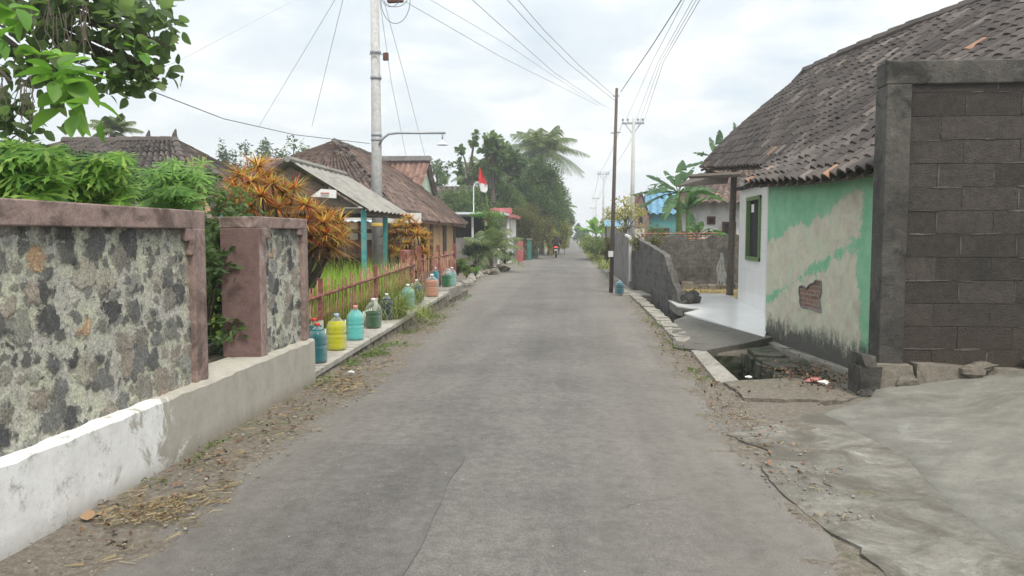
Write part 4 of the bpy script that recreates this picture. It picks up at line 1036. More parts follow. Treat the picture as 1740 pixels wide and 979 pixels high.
# hip end curving down to the corner
h0 = [A(1190, 284, 18.6), Vector((8.6, 20.2, 3.1))]; mb2 = tiles(h0, [A(1352, 143, 17.4), A(1352, 143, 17.4)+Vector((.3, .3, 0))], .27, .27, -.10)
bk = tiles([Vector((13, 7, 2.6)), Vector((12.5, 20.2, 2.8))], [Vector((9.3, 6.6, 5.3)), r_[0]], .27, .3, 0)
# lower lean-to roof over the mint wall
def onl(px_, py_, x0):   # point where a sight line meets the vertical plane through the eave (or the upper edge) of the lean-to
    d = ray(px_, py_); k = d[0]/d[1]; return A(px_, py_, (x0+11.35*.123)/(k+.123))
l_ = [onl(1262, 309, 2.5), onl(1330, 305, 2.5), onl(1400, 297, 2.5), onl(1490, 281, 2.5), Vector((3.12, 7.53, 2.19))]
u_ = [onl(1313, 274, 3.4), onl(1400, 240, 3.4), onl(1497, 200, 3.4), Vector((4.1, 7.53, 2.95))]
mb3 = tiles(l_, u_, .205, .21, .02, jit=.007, lift=.02)
def merge(*ms):
    o = MB()
    for x in ms:
        k = o.n; q = len(o.f); o.v += x.v; o.n += x.n; o.f += [tuple(i+k for i in f) for f in x.f]
        for i, u in x.uv.items(): o.uv[i+q] = (u[0]+37*len(ms)+k % 91, u[1])
    return o
part('main_roof', merge(mb1, mb2, bk), M['tile'], hs); part('lower_roof', mb3, M['tile'], hs)
m = MB(); ridgecap(m, r_, .11, .33); ridgecap(m, [e_[0]+Vector((.3, .0, .12)), Vector(e_[0]).lerp(r_[0], .5)+Vector((0, 0, .0)), r_[0]], .1, .33); part('ridge_cap', m, M['tile'], hs)
m = MB()   # rafters under the two eaves
for (E0, E1, n, dz) in ((l_[0], l_[3], 13, -.045), (e_[0], e_[2], 14, -.05)):
    for i in range(n):
        p = poly(l_ if E0 is l_[0] else e_, i/(n-1)*.92); q = p+Vector((.75, .12, .36)); m.tube([p+Vector((.02, 0, dz-.03)), q+Vector((0, 0, dz-.05))], .028, 4)
    m.tube([Vector(poly(l_ if E0 is l_[0] else e_, i/10*.95))+Vector((.12, 0, dz-.02)) for i in range(11)], .022, 4)
for i in range(0):
    p = poly(l_, .05+i*.13)+Vector((.03, -.01, -.07)); m.box((p.x-.012, p.y-.03, p.z-.05), (p.x+.0, p.y+.03, p.z+.015))
part('rafters', m, M['woodgrey'], hs)
m = MB(); m.tube([A(1172, 300, 18.2), A(1262, 296, 14)], .05, 4); m.tube([A(1200, 292, 18.3), A(1232, 300, 18.3)], .05, 4); part('porch_beam', m, M['woodgrey'], hs)
m = MB(); sp = [(A(1172, 322, 19), A(1250, 296, 19))]
c1, c2, c3, c4 = A(1152, 318, 20), A(1236, 312, 17.8), A(1240, 296, 17.8), A(1188, 296, 20)
m.hexa([c1, c2, c3, c4]+[c+Vector((0, 0, .03)) for c in (c1, c2, c3, c4)]); part('porch_lean_sheet', m, M['woodgrey'], hs)
# inside of porch closed with a ceiling so the house stays dark
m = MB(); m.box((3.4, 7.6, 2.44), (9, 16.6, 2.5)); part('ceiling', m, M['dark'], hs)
# white tile platform
P_ = [(2.04, 18.7), (2.04, 15.4), (2.4, 14.75), (1.99, 14.0), (2.62, 10.75), (2.80, 11.36), (3.52, 11.5), (3.6, 18.7)]
pf = thing('porch_platform', 'glossy white tiled porch floor with a notch beside the drain', 'porch', (2.9, 14.5, 0))
part('tiled_floor', flatsheet(P_, .105, .03, step=1, amp=0), M['whitetile'], pf)
P3 = [(x+(.0 if x > 2.7 else .02), y) for x, y in P_]; part('concrete_edge', flatsheet(P3, .072, .16, step=.3, amp=.012), M['kerb'], pf)
P4 = [(x+.1, y) for x, y in P_[:5]]+P_[5:]; part('stone_base', flatsheet(P4, -.09, .45, step=.3, amp=.02), M['mossy'], pf)
pp_ = A(1240, 500, 18.3); m = MB(); m.tube([(pp_.x, 18.3, .1), (pp_.x+.02, 18.3, 1.5), (pp_.x+.05, 18.3, 3.05)], [.085, .075, .07], 8)
solo('porch_post', m, M['woodgrey'], 'crooked grey wooden post holding up the porch eave', 'post')
m = MB(); c = A(1228, 455, 18.0)
vs = []
nn = 10
for i in range(nn):   # a rag of hanging folds, pinched where it is tied
    t = i/(nn-1); z = c.z+.34-.7*t; w_ = .02+.085*min(1, t*1.6)-.03*max(0, t-.75)*4*.5
    for k in range(9):
        u = k/8-.5; vs.append((c.x+u*2*w_+.015*math.sin(i*1.1), 18.16+.03*math.cos(k*2.3+i*.3)*min(1, t*2), z-(.07*math.sin(k*1.9) if i == nn-1 else 0)))
k0 = len(vs); vs += [(x, y+.012, z) for x, y, z in vs]
m.add(vs, [(i*9+k, i*9+k+1, i*9+k+10, i*9+k+9) for i in range(nn-1) for k in range(8)]+[(k0+i*9+k, k0+i*9+k+9, k0+i*9+k+10, k0+i*9+k+1) for i in range(nn-1) for k in range(8)])
solo('hanging_cloth', m, M['cloth'], 'pale rag hanging on the wooden porch post', 'cloth', smooth=True)

# ================================================================== RIGHT: yard walls
def polywall(mb, tops, base, th=.13):
    """upright wall whose top follows a broken line; tops = [(x,y,z)...]"""
    n = len(tops); vs = []
    for i, (x, y, z) in enumerate(tops):
        a = Vector(tops[max(0, i-1)][:2]); b = Vector(tops[min(n-1, i+1)][:2]); d = (b-a).normalized(); s = Vector((d.y, -d.x))*th
        zb = base if not callable(base) else base(x, y)
        vs += [(x, y, zb), (x-s.x, y-s.y, zb), (x-s.x, y-s.y, z), (x, y, z)]
    fs = [(i*4+k, i*4+(k+1) % 4, i*4+4+(k+1) % 4, i*4+4+k) for i in range(n-1) for k in range(4)]+[(3, 2, 1, 0), tuple((n-1)*4+k for k in range(4))]
    mb.add(vs, fs)
bk_ = thing('broken_wall', 'dark mossy block wall with a crumbling near end beside the drain', 'wall', (2.1, 19, 0))
tops = []
for i in range(20):
    t = i/19; y = 22.0-5.2*t; x = 1.84+.34*t; z = 1.43-.42*t**1.2+.03*hashn(1, y, 3)
    if i > 17: z -= .15*(i-17)
    tops.append((x, y, z))
tops += [(2.2, 16.75, .75), (2.24, 16.6, .5), (2.28, 16.3, .36), (2.3, 15.9, .12)]
def bwm():
    m, t, b = nt('dark_rendered_block'); P = sep(t); f = noise(t, 9, 12, .75, .6); g = noise(t, 2.2, 8, .7)
    c = ramp(t, f, [(.3, (.06, .056, .05)), (.5, (.11, .103, .093)), (.72, (.21, .20, .185))])
    fr = math_(t, 'ABSOLUTE', math_(t, 'SUBTRACT', math_(t, 'FRACT', math_(t, 'MULTIPLY', P[2], 4.6)), .5))
    ln = ramp(t, math_(t, 'ADD', fr, math_(t, 'MULTIPLY', g, .12)), [(.5, 0.), (.56, .5)]); c = mix(t, ln, c, (.20, .19, .175))
    fy = math_(t, 'ABSOLUTE', math_(t, 'SUBTRACT', math_(t, 'FRACT', math_(t, 'MULTIPLY', P[1], .75)), .5)); c = mix(t, ramp(t, fy, [(.47, 0.), (.485, .4)]), c, (.22, .21, .19))
    c = mix(t, ramp(t, g, [(.5, 0.), (.65, .7)]), c, (.03, .032, .025)); setc(t, b, c); b.inputs['Roughness'].default_value = .95; bump(t, b, f, .6, .03); return m
M['bwm'] = bwm()
m = MB(); polywall(m, tops, -.5, -.14); part('blockwork', m, M['bwm'], bk_)
m = MB(); yy = 16.0
for q in range(16): m.blob((2.28+random.uniform(-.06, .2), 16.2+random.uniform(-.5, .9), .05+random.uniform(0, .2)), (random.uniform(.08, .16), .12, random.uniform(.07, .13)), .3, 7, 5)
part('fallen_blocks', m, M['blackmoss'], bk_)
m = MB(); polywall(m, [(1.72+.04*math.sin(i), 33-.57*i, 1.6-.03*i/19+.02*hashn(i, 2)) for i in range(20)], -.5, -.14)
solo('panel_wall', m, M['grayplaster'], 'streaky light grey rendered wall behind the brown utility pole', 'wall')
m = MB(); m.tube([A(1071, 478, 21.9), A(1071, 405, 21.9)], .045, 8); m.tube([A(1064, 400, 22.6), A(1071, 404, 21.9)], .05, 6)
solo('drain_pipe', m, M['pvc'], 'thin pale vertical pipe at the joint of the grey and dark walls', 'pipe')
b2 = thing('back_wall', 'long dark block wall closing the back of the dry yard behind the porch', 'wall', (3.5, 21.6, 0))
m = MB(); polywall(m, [(2.0+.2*i, 21.6+.0*i, (1.50+.04*hashn(i, 4, .8)+.03*math.sin(i*1.7)-(.13 if 5 < i < 9 else 0))) for i in range(24)], -.1, .14); part('blockwork', m, M['bwm'], b2)
m = MB(); [m.box((2.6+.0+i*.36, 21.4, -.1), (2.93+i*.36, 21.62, .12+random.random()*.1), .03) for i in range(10)]; part('footing', m, M['rubble'], b2)
m = MB()
for i in range(1100):
    x, y = random.uniform(2.35, 6), random.uniform(18.9, 21.4); blade_tuft(m, (x, y, .0), 3, random.uniform(.03, .10), .02, .6, .5, 2, .1)
stuff('dry_grass', m, M['drygrass'], 'short yellow dry grass in the yard behind the porch', 'dry grass')
struct('yard_ground', flatsheet([(2.3, 18.75), (7, 18.75), (7, 21.5), (2.3, 21.5)], .012, .05, step=.5), M['straw'])
shrub('wall_creeper', 'scraggly plant hanging over the joint of the dark and grey walls', (2.0, 21.3, .95), (.42, .5, .32), M['leafbrown'], 420, .11, k=6)
# far houses on the right
def boxhouse(name, label, x0, x1, y0, y1, z0, ze, zr, wallm, roofm, axis='y', inset=0, ov=.4, tw=.4, wins=(), doors=(), sag=.05, cat='house', gable=None):
    t = thing(name, label, cat, ((x0+x1)/2, (y0+y1)/2, z0)); m = MB(); m.box((x0, y0, z0-.2), (x1, y1, ze+.02)); part('wall', m, M[wallm], t)
    if inset == 0:
        m = MB()
        if axis == 'x': g = [[(x, y0+.01, ze), (x, y1-.01, ze), (x, (y0+y1)/2, zr-.05)] for x in (x0+.01, x1-.01)]
        else: g = [[(x0+.01, y, ze), (x1-.01, y, ze), ((x0+x1)/2, y, zr-.05)] for y in (y0+.01, y1-.01)]
        for q in g:
            m = MB(); o = .1 if (q is g[0]) else -.1; m.add(q+[(a+(o if axis == 'x' else 0), b+(o if axis == 'y' else 0), c) for a, b, c in q], [(0, 1, 2), (5, 4, 3), (0, 1, 4, 3), (1, 2, 5, 4), (2, 0, 3, 5)])
            part('gable', m, M[gable or wallm], t)
    hiproof(t, x0-ov, x1+ov, y0-ov, y1+ov, ze-.05, zr, axis, inset, roofm, tw, sag=sag)
    for (a, b, c, d, e, mt) in wins:   # (face, pos0, pos1, z0, z1, material)
        m = MB()
        if a == 'f': m.box((b, y0-.05, d), (c, y0+.02, e))
        elif a == 'l': m.box((x0-.05, b, d), (x0+.02, c, e))
        else: m.box((x1-.02, b, d), (x1+.05, c, e))
        o = part('window' if d > z0+.3 else 'door', m, M[mt], t); m = MB(); q = .07
        if a == 'f': m.box((b+q, y0-.062, d+q), (c-q, y0-.045, e-q))
        elif a == 'l': m.box((x0-.062, b+q, d+q), (x0-.045, c-q, e-q))
        else: m.box((x1+.045, b+q, d+q), (x1+.062, c-q, e-q))
        part('pane' if d > z0+.3 else 'leaf', m, M['dark'], o)
    return t
xw = A(1192, 380, 29).x
boxhouse('white_house', 'small white house with brown tile roof behind the dark yard wall', xw, xw+6, 29, 35, 0, 2.75, 4.3, 'offwhite', 'tilebrown', 'x', 1.5, .55, .3,
         wins=(('f', xw+.75, xw+1.25, .1, 2.0, 'brown'), ('f', xw+1.7, xw+2.5, 1.2, 2.3, 'brown'), ('f', xw+.2, xw+.5, 1.9, 2.2, 'brown')))
xb = A(1102, 360, 52).x
boxhouse('blue_roof_house', 'house with bright blue sheet metal roof beyond the banana plants', xb, xb+3.2, 52, 56, 0, 3.0, 4.5, 'teal', 'bluerf', 'x', .3, .25, .5, wins=(('f', xb+.5, xb+1.4, .9, 2.0, 'brown'),))
xr = A(1076, 360, 50).x
boxhouse('brick_shed', 'raw brick gable shed beside the blue roofed house', xr, xr+1.0, 50, 55, 0, 2.7, 4.2, 'brickhole', 'tilered', 'y', 0, .1, .4, wins=(('f', xr+.4, xr+.6, 2.3, 2.7, 'dark'),))
m = MB(); a, b = A(1028, 381, 46), A(1072, 379, 46)
m.hexa([(a.x, 46, 2.0), (b.x, 46, 2.0), (b.x, 48, 2.4), (a.x, 48, 2.4), (a.x, 46, 2.05), (b.x, 46, 2.05), (b.x, 48, 2.45), (a.x, 48, 2.45)])
aw = thing('blue_awning', 'low blue sheet awning on posts behind the brown utility pole', 'awning', (a.x, 47, 0)); part('sheet', m, M['bluerf'], aw)
for x in (a.x+.1, b.x-.1):
    for y in (46.1, 47.9): m = MB(); m.tube([(x, y, -.1), (x, y, 2.1 if y < 47 else 2.42)], .04, 6); part('post', m, M['woodgrey'], aw)
m = MB(); m.box((a.x+.2, 48.1, -.1), (b.x+1, 48.3, 1.9)); part('back_wall', m, M['offwhite'], aw)
m = MB()
for i in range(16): m.tube([(1.95+i*.12, 22.4, 1.2), (1.95+i*.12, 22.42, 1.62+.04*math.sin(i))], .014, 4)
for z in (1.38, 1.46, 1.54): m.tube([(1.9, 22.38, z), (4.1, 22.4, z+.02)], .018, 5)
solo('bamboo_rack', m, M['pickw'], 'rickety bamboo rails above the dark wall at the yard corner', 'bamboo fence')

# ================================================================== poles, lamps, cables
x = A(1038, 498, 20).x; tp = A(1048, 150, 20)
pb = thing('utility_pole', 'slender dark brown leaning wooden pole at the right road edge', 'utility pole', (x, 20, 0))
m = MB(); m.tube([(x, 20, -.1), ((x+tp.x)/2, 20, tp.z/2), tuple(tp)], [.056, .049, .037], 10); part('shaft', m, M['woodpole'], pb, True)
m = MB(); q = A(1038, 432, 19.93); m.box((q.x-.065, q.y-.02, q.z-.07), (q.x+.06, q.y+.01, q.z+.08)); part('notice', m, M['offwhite'], pb)
m = MB(); q = A(1046, 226, 20); m.tube([(q.x-.12, 20, q.z), (q.x+.12, 20, q.z+.02)], .02, 5); q = A(1047, 163, 20); m.tube([(q.x-.08, 20, q.z), (q.x+.08, 20, q.z)], .02, 5); part('bracket', m, M['steel'], pb)
def tpole(px_, py_, Y, label, arm=.62, r=.12, mt='pole', pins=5):
    t_ = A(px_, py_, Y); x = t_.x-.05; p = thing('electricity_pole', label, 'utility pole', (x, Y, rd(Y)), 'poles with crossarms down the right side'); m = MB(); m.tube([(x, Y, rd(Y)-.1), tuple(t_)], [r*1.3, r*.75], 10); part('shaft', m, M[mt], p, True)
    z = t_.z-.28; m = MB(); m.box((x-arm, Y-.05, z-.05), (x+arm, Y+.05, z+.05)); m.tube([(x, Y, z-.6), (x-arm*.7, Y, z-.04)], .02, 4); m.tube([(x, Y, z-.6), (x+arm*.7, Y, z-.04)], .02, 4); part('crossarm', m, M['steel'], p)
    for i in range(pins):
        xx = x-arm*.9+arm*1.8*i/(pins-1)
        if abs(xx-x) < .1: continue
        m = MB(); m.lathe([(.02, 0), (.02, .1), (.06, .11), (.05, .2), (.02, .24)], 8, (xx, Y, z+.052)); part('insulator', m, M['steel'], p, True)
    return x, z
p2 = tpole(1077, 201, 44, 'tall pale concrete pole with a crossarm, nearest of the crossarm poles')
p3 = tpole(1026, 292, 92, 'second crossarm pole down the road, above the banana plant', .7)
p4 = tpole(1013, 335, 135, 'third and tiny crossarm pole down the road', .6)
p5 = tpole(1008, 352, 180, 'farthest tiny crossarm pole above the road end', .6)
# concrete pole with lamp on the left
px0 = A(641, 400, 19).x; pt = A(636, -60, 19)
lp = thing('concrete_pole', 'thick pale concrete pole with a long lamp arm behind the shelter', 'utility pole', (px0, 19, .05))
m = MB(); m.tube([(px0, 19, 0), (px0+.01, 19, 4), tuple(pt)], [.148, .125, .098], 18); part('shaft', m, M['pole'], lp, True)
for py_ in (232, 240, 92, 135):
    z = A(636, py_, 19).z; m = MB(); m.lathe([(.135, 0), (.14, .02), (.14, .05), (.135, .07)], 16, (px0+.015, 19, z)); part('band', m, M['steel'], lp, True)
m = MB(); pa = [A(645, 245, 18.9), A(650, 236, 18.9), A(660, 228, 18.9), A(676, 226, 18.9), A(757, 226, 18.9)]; m.tube(pa, .03, 8); m.tube([A(752, 226, 18.9), A(752, 238, 18.9)], .018, 6)
la = part('lamp_arm', m, M['steel'], lp, True)
q = A(752, 246, 18.9); m = MB(); m.lathe([(.02, .12), (.04, .06), (.14, .0), (.145, -.01), (.03, -.02)], 16, tuple(q)); part('lamp_shade', m, M['galv'], la, True)
q = A(656, 97, 18.8); m = MB(); m.box((q.x-.06, 18.72, q.z-.08), (q.x+.06, 18.84, q.z+.09), .004); part('meter_box', m, M['brown'], lp)
q = A(648, 92, 18.85); m = MB(); m.tube([(q.x-.3, 18.86, q.z), (q.x+.13, 18.86, q.z-.01)], .012, 5); part('bracket', m, M['steel'], lp)
q = A(672, -3, 18.8); m = MB(); m.box((q.x-.18, 18.7, q.z-.1), (q.x+.18, 18.85, q.z+.1), .01); part('junction_box', m, M['brown'], lp)
def loopc(c, rx, rz, a0, a1, dy=0): return [(c.x+rx*math.cos(a), c.y+dy*math.sin(a), c.z+rz*math.sin(a)) for a in [a0+(a1-a0)*k/16 for k in range(17)]]
m = MB(); m.tube(loopc(A(672, 0, 18.7), .36, .56, math.pi*.85, 2.2*math.pi), .008, 4); m.tube(loopc(A(672, -4, 18.7), .3, .22, math.pi, 2*math.pi), .008, 4); m.tube(loopc(A(664, -10, 18.6), .25, .3, math.pi, 2*math.pi), .007, 4); part('cable_loop', m, M['wire'], lp)
m = MB(); q = A(650, 385, 18.8)   # yellow band notice low on the pole
m.lathe([(.152, 0), (.153, .01), (.153, .07), (.152, .08)], 16, (px0, 19, A(641, 385, 19).z)); M['yellow'] = flat('yellow_notice', (.6, .42, .10), .6, .05, 4, 0); part('yellow_sticker', m, M['yellow'], lp, True)
wn_ = [0]
def cable(label, pts, r=.012, mt='wire', sag=0.0, group='overhead cables'):
    P_ = [Vector(p) for p in pts]; out = []
    for a, b in zip(P_, P_[1:]):
        for k in range(10): t = k/10; out.append(a.lerp(b, t)+Vector((0, 0, -sag*4*t*(1-t))))
    out.append(P_[-1]); m = MB(); m.tube(out, r*.75, 5); solo('overhead_cable', m, M[mt], label, 'cable', group)
cable('dark cable rising from the top leaf tree to the upper edge of the sky', [A(-120, 240, 8), A(300, 105, 14), A(500, 0, 19), A(640, -70, 24)], .011, 'wiregrey')
cable('dark cable from the overhanging tree to the lamp arm bracket', [A(60, 80, 7), A(245, 150, 10), A(380, 202, 14), A(500, 229, 17), A(628, 244, 19)], .011)
cable('cable leaving the junction box, lowest of those over the palm', [A(640, -25, 18.7), A(745, 35, 22), A(850, 96, 27), A(1018, 180, 43)], .014, 'wiregrey')
cable('thin grey cable above the lowest one, crossing the white cloud', [A(715, -10, 17), A(860, 75, 24), A(990, 162, 38), A(1060, 196, 44)], .010, 'wiregrey')
cable('middle black cable sweeping from the top edge towards the brown pole', [A(770, -30, 13), A(845, 38, 16), A(940, 122, 24), A(1026, 180, 43)], .010, 'wiregrey')
cable('thin cable, second from the right of the bundle meeting the brown pole', [A(835, -30, 12), A(905, 47, 14.5), A(965, 107, 17), A(1046, 172, 20)], .008, 'wiregrey')
cable('thin cable, rightmost of the bundle meeting the brown pole', [A(855, -30, 12), A(925, 52, 14.5), A(985, 112, 17), A(1046, 165, 20)], .008, 'wiregrey')
cable('thick black cable rising right from the top of the brown pole', [A(1180, -40, 11), A(1158, 0, 12), A(1108, 78, 15), A(1055, 156, 20)], .012)
for i, d in enumerate((0, 14, 20, 26)):
    cable(['left one', 'second one', 'third one', 'right one'][i]+' of the four wires running up from the nearest crossarm', [A(1185+d, -40, 14), A(1163+d, 0, 15.5), A(1108+d*.75, 105, 24), A(1063+d*1.2, 206, 44)], .009+.002*(i == 3), 'wiregrey')
for i, d in enumerate((-.5, .5)):
    cable(['left', 'right'][i]+' wire between the first and second crossarm poles', [(p2[0]+d, 44, p2[1]+.25), (p3[0]+d, 92, p3[1]+.25)], .018, 'wiregrey', .5)
    cable(['left', 'right'][i]+' wire between the second and third crossarm poles', [(p3[0]+d, 92, p3[1]+.25), (p4[0]+d, 135, p4[1]+.25)], .03, 'wiregrey', .4)
for a, b, lab in ((575, 440, 'faint wire slanting down left of the concrete pole'), (585, 530, 'second faint wire left of the concrete pole, steeper')):
    cable(lab, [A(a, -10, 19), A(b, 215, 30)], .010, 'wiregrey')
for a, b, c, lab in ((645, 665, 690, 'faint guy wire just right of the concrete pole'), (652, 690, 722, 'outer faint guy wire right of the concrete pole')):
    cable(lab, [A(a, 0, 19), A(b, 140, 22), A(c, 265, 30)], .009, 'wiregrey')

# ================================================================== LEFT: shelter
sh = thing('roadside_shelter', 'open shelter with teal posts and a grey corrugated gable roof', 'shelter', (-4.6, 16, .1))
Y0, Y1 = 14.0, 17.6
rg0, rg1, ev0, ev1 = A(489, 273, Y0), A(489, 273, Y0), A(625, 357, Y0), A(625, 357, Y0)
rg1 = Vector((rg0.x, Y1, rg0.z)); ev1 = Vector((ev0.x, Y1, ev0.z)); lv0 = Vector((2*rg0.x-ev0.x, Y0, ev0.z)); lv1 = Vector((lv0.x, Y1, ev0.z))
def corr(mb, a, b, c, d, n=40, amp=.022, th=.012):
    """a-b eave (along), d-c ridge; corrugations run eave to ridge"""
    nrm = (b-a).cross(d-a).normalized(); nrm = nrm if nrm.z > 0 else -nrm; rows = []
    for l in (0, -th):
        for e0, e1 in ((a, b), (d, c)): rows.append([e0.lerp(e1, i/n)+nrm*(amp*math.cos(i*math.pi/2*1.0)+l) for i in range(n+1)])
    k = mb.add([p for r in rows for p in r], []); w_ = n+1
    for i in range(n): mb.f += [(k+i, k+i+1, k+w_+i+1, k+w_+i), (k+2*w_+i, k+3*w_+i, k+3*w_+i+1, k+2*w_+i+1), (k+i, k+2*w_+i, k+2*w_+i+1, k+i+1)]
m = MB(); corr(m, ev0, ev1, rg1, rg0); corr(m, lv0, lv1, rg1, rg0); part('roof', m, M['asbestos'], sh)
m = MB(); m.tube([rg0+Vector((0, -.02, .03)), rg1+Vector((0, 0, .03))], .06, 8); part('ridge_cap', m, M['asbestos'], sh)
zp_ = ev0.z
for x in (ev0.x-.12, lv0.x+.12):
    for y in (Y0+.15, Y0+1.8, Y1-.15):
        if y == Y0+1.8 and x < -5: continue
        m = MB(); m.box((x-.045, y-.045, 0), (x+.045, y+.045, zp_+.0)); part('post', m, M['teal'], sh, bev=.006)
m = MB()
for y in (Y0+.15, Y1-.15): m.box((lv0.x+.1, y-.04, zp_-.06), (ev0.x-.1, y+.04, zp_+.04))
m.box((ev0.x-.16, Y0+.2, zp_-.1), (ev0.x-.08, Y1-.2, zp_-.0)); part('beam', m, M['woodgrey'], sh)
m = MB(); m.add([(lv0.x+.2, Y0+.12, zp_+.05), (ev0.x-.2, Y0+.12, zp_+.05), (rg0.x, Y0+.12, rg0.z-.1), (lv0.x+.2, Y0+.15, zp_+.05), (ev0.x-.2, Y0+.15, zp_+.05), (rg0.x, Y0+.15, rg0.z-.1)], [(0, 1, 2), (5, 4, 3), (0, 3, 4, 1), (1, 4, 5, 2), (2, 5, 3, 0)]); part('gable_board', m, M['woodgrey'], sh)
m = MB(); c = [A(528, 334, Y0-.05), A(571, 337, Y0-.05), A(571, 323, Y0-.05), A(546, 321, Y0-.05)]; m.hexa([p for p in c]+[p+Vector((0, .03, 0)) for p in c])
sg = part('sign_board', m, M['white'], sh); m = MB(); q = A(552, 329, Y0-.075); m.box((q.x-.08, q.y-.008, q.z-.01), (q.x+.08, q.y+.004, q.z+.02)); part('sign_stripe', m, M['redgate'], sg)
m = MB(); m.box((lv0.x+.2, Y1-.5, 0), (ev0.x-.9, Y1-.42, 1.0)); part('back_panel', m, M['doorwood'], sh)
m = MB(); m.box((ev0.x-1.3, Y0+.3, .48), (ev0.x-.2, Y1-.3, .54)); part('bench', m, M['doorwood'], sh)
# translucent white sheets of the canopy behind
can = thing('metal_canopy', 'low white sheet metal canopy behind the shelter posts', 'canopy', (-5.6, 20.5, 0)); m = MB()
a, b, c, d = A(585, 376, 19.8), A(700, 378, 19.8), A(712, 366, 22), A(592, 350, 22); corr(m, a, b, c, d, 36, .02); part('sheet', m, M['galv'], can)
m = MB(); fa, fb = A(588, 374, 19.7), A(642, 374, 19.7); m.box((fa.x, 19.68, fa.z), (fb.x, 19.71, A(600, 351, 19.7).z)); part('fascia', m, M['white'], can)
m = MB(); fa, fb = A(652, 379, 19.6), A(716, 374, 19.6); m.box((fa.x, 19.58, fa.z), (fb.x, 19.61, A(680, 362, 19.6).z)); part('fascia', m, M['white'], can)
for p in (a, b, c, d): m = MB(); m.tube([(p.x, p.y, 0), (p.x, p.y, p.z-.02)], .03, 6); part('post', m, M['woodgrey'], can)
# dark wooden house front behind the shelter
dh = thing('wooden_house', 'dark brown timber house front with cream panes behind the teal posts', 'house', (-7, 23.4, 0))
xa, xb2 = A(520, 400, 23).x, A(665, 400, 23).x
m = MB(); m.box((xa, 23, -.1), (xb2, 26, 2.2)); part('wall', m, M['doorwood'], dh)
m = MB(); m.box((xa-.4, 22.4, 2.2), (xb2+.3, 26.5, 2.3)); part('roof', m, M['woodgrey'], dh)
M['creampane'] = flat('cream_pane', (.42, .40, .33), .5, .1, 4, 0)
for px_ in (599, 625, 650):
    for py_ in (384, 402): q = A(px_, py_, 22.98); m = MB(); m.box((q.x-.17, 22.95, q.z-.10), (q.x+.17, 22.99, q.z+.10)); part('window', m, M['creampane'], dh)
for px_ in (612, 638): q = A(px_, 400, 22.9); m = MB(); m.box((q.x-.05, 22.93, 0), (q.x+.05, 22.995, 2.2)); part('post', m, M['brown'], dh)

# ---------------- apricot house
fx = -5.85
ah = thing('apricot_house', 'apricot walled house with brown columns under a big brown hipped tile roof', 'house', (-8.6, 31, 0))
yA, yB = AX(664, 410, fx).y, AX(771, 410, fx).y
m = MB(); m.box((fx-5.5, yA, -.1), (fx, yB, 2.45)); part('wall', m, M['cream'], ah)
r0, r1 = A(568, 241, 29), A(640, 268, 32.8); ze_ = A(781, 381, yB+.2).z
er = fx+.55; ee = [Vector((er, yA-1.3, ze_+.05)), Vector((er, (yA+yB)/2, ze_-.02)), Vector((er, yB+.6, ze_))]
lx = 2*r0.x-er
w1 = tiles(ee, [r0, r1], .3, .3, -.12, jit=.012); w2_ = tiles([Vector((er, yA-1.3, ze_+.05)), Vector((lx, yA-1.3, ze_+.05))], [r0, r0+Vector((-.02, 0, 0))], .3, .3, -.1, jit=.012)
w3 = tiles([Vector((er, yB+.6, ze_)), Vector((lx, yB+.6, ze_))], [r1, r1+Vector((-.02, 0, 0))], .3, .3, -.1); w4 = tiles([Vector((lx, yA-1.3, ze_)), Vector((lx, yB+.6, ze_))], [r0, r1], .4, .4, -.1)
part('roof', merge(w1, w2_, w3, w4), M['tilebrown'], ah)
m = MB(); ridgecap(m, [r0, r1], .13, .35)
for a, b in ((ee[0], r0), (ee[2], r1)):
    md = Vector(a).lerp(b, .5)+Vector((0, 0, -.22)); ridgecap(m, [a+Vector((0, 0, .05)), md+Vector((0, 0, .08)), b], .11, .35)
for q in range(26): t = .35+.6*random.random(); p = Vector(ee[0]).lerp(r0, t)+Vector((random.uniform(-.3, .3), random.uniform(-.2, .2), .0)); m.blob(tuple(p), (.12, .12, .09), .3, 6, 4)
part('ridge_cap', m, M['tile'], ah)
for px_ in (733, 772): y = AX(px_, 410, fx+.02).y; m = MB(); m.box((fx-.08, y-.22, 0), (fx+.06, y+.22, 2.4)); part('column', m, M['brown'], ah)
for px_ in (700, 716, 755): y = AX(px_, 410, fx).y; m = MB(); m.box((fx-.05, y-.42, .55 if px_ != 716 else .1), (fx+.04, y+.42, 2.0)); o = part('window' if px_ != 716 else 'door', m, M['brown'], ah); m = MB(); m.box((fx+.03, y-.3, .7), (fx+.052, y+.3, 1.88)); part('pane', m, M['doorwood'], o)
m = MB(); m.box((fx+.1, yB-.5, ze_-.16), (er-.02, yB+.5, ze_-.08)); m.box((er-.1, yA-1.2, ze_-.12), (er-.04, yB+.5, ze_-.04)); part('eave_board', m, M['tilered'], ah)
# red-tiled house with pale green gable behind
xg0, xg1 = A(618, 300, 47).x, A(703, 300, 47).x
gh = boxhouse('green_gable_house', 'taller house with red tile roof and pale green gable behind the apricot house', xg0, xg1, 47, 54, 0, A(700, 335, 47).z, A(700, 276, 50.5).z, 'lightteal', 'tilered', 'x', 0, .35, .34)
m = MB(); zz_ = A(700, 273, 50.5).z; m.box((xg0-.4, 50.2, zz_-.02), (xg1+.4, 50.9, zz_+.28)); part('ridge_fascia', m, M['grayplaster'], gh)
x_ = A(738, 330, 52).x; boxhouse('dark_roof_house', 'small house with dark grey tile roof right of the green gable', x_-1.1, x_+2.4, 52, 57, 0, A(740, 350, 52).z, A(740, 318, 54).z, 'grayplaster', 'tile', 'x', 0, .3, .4)
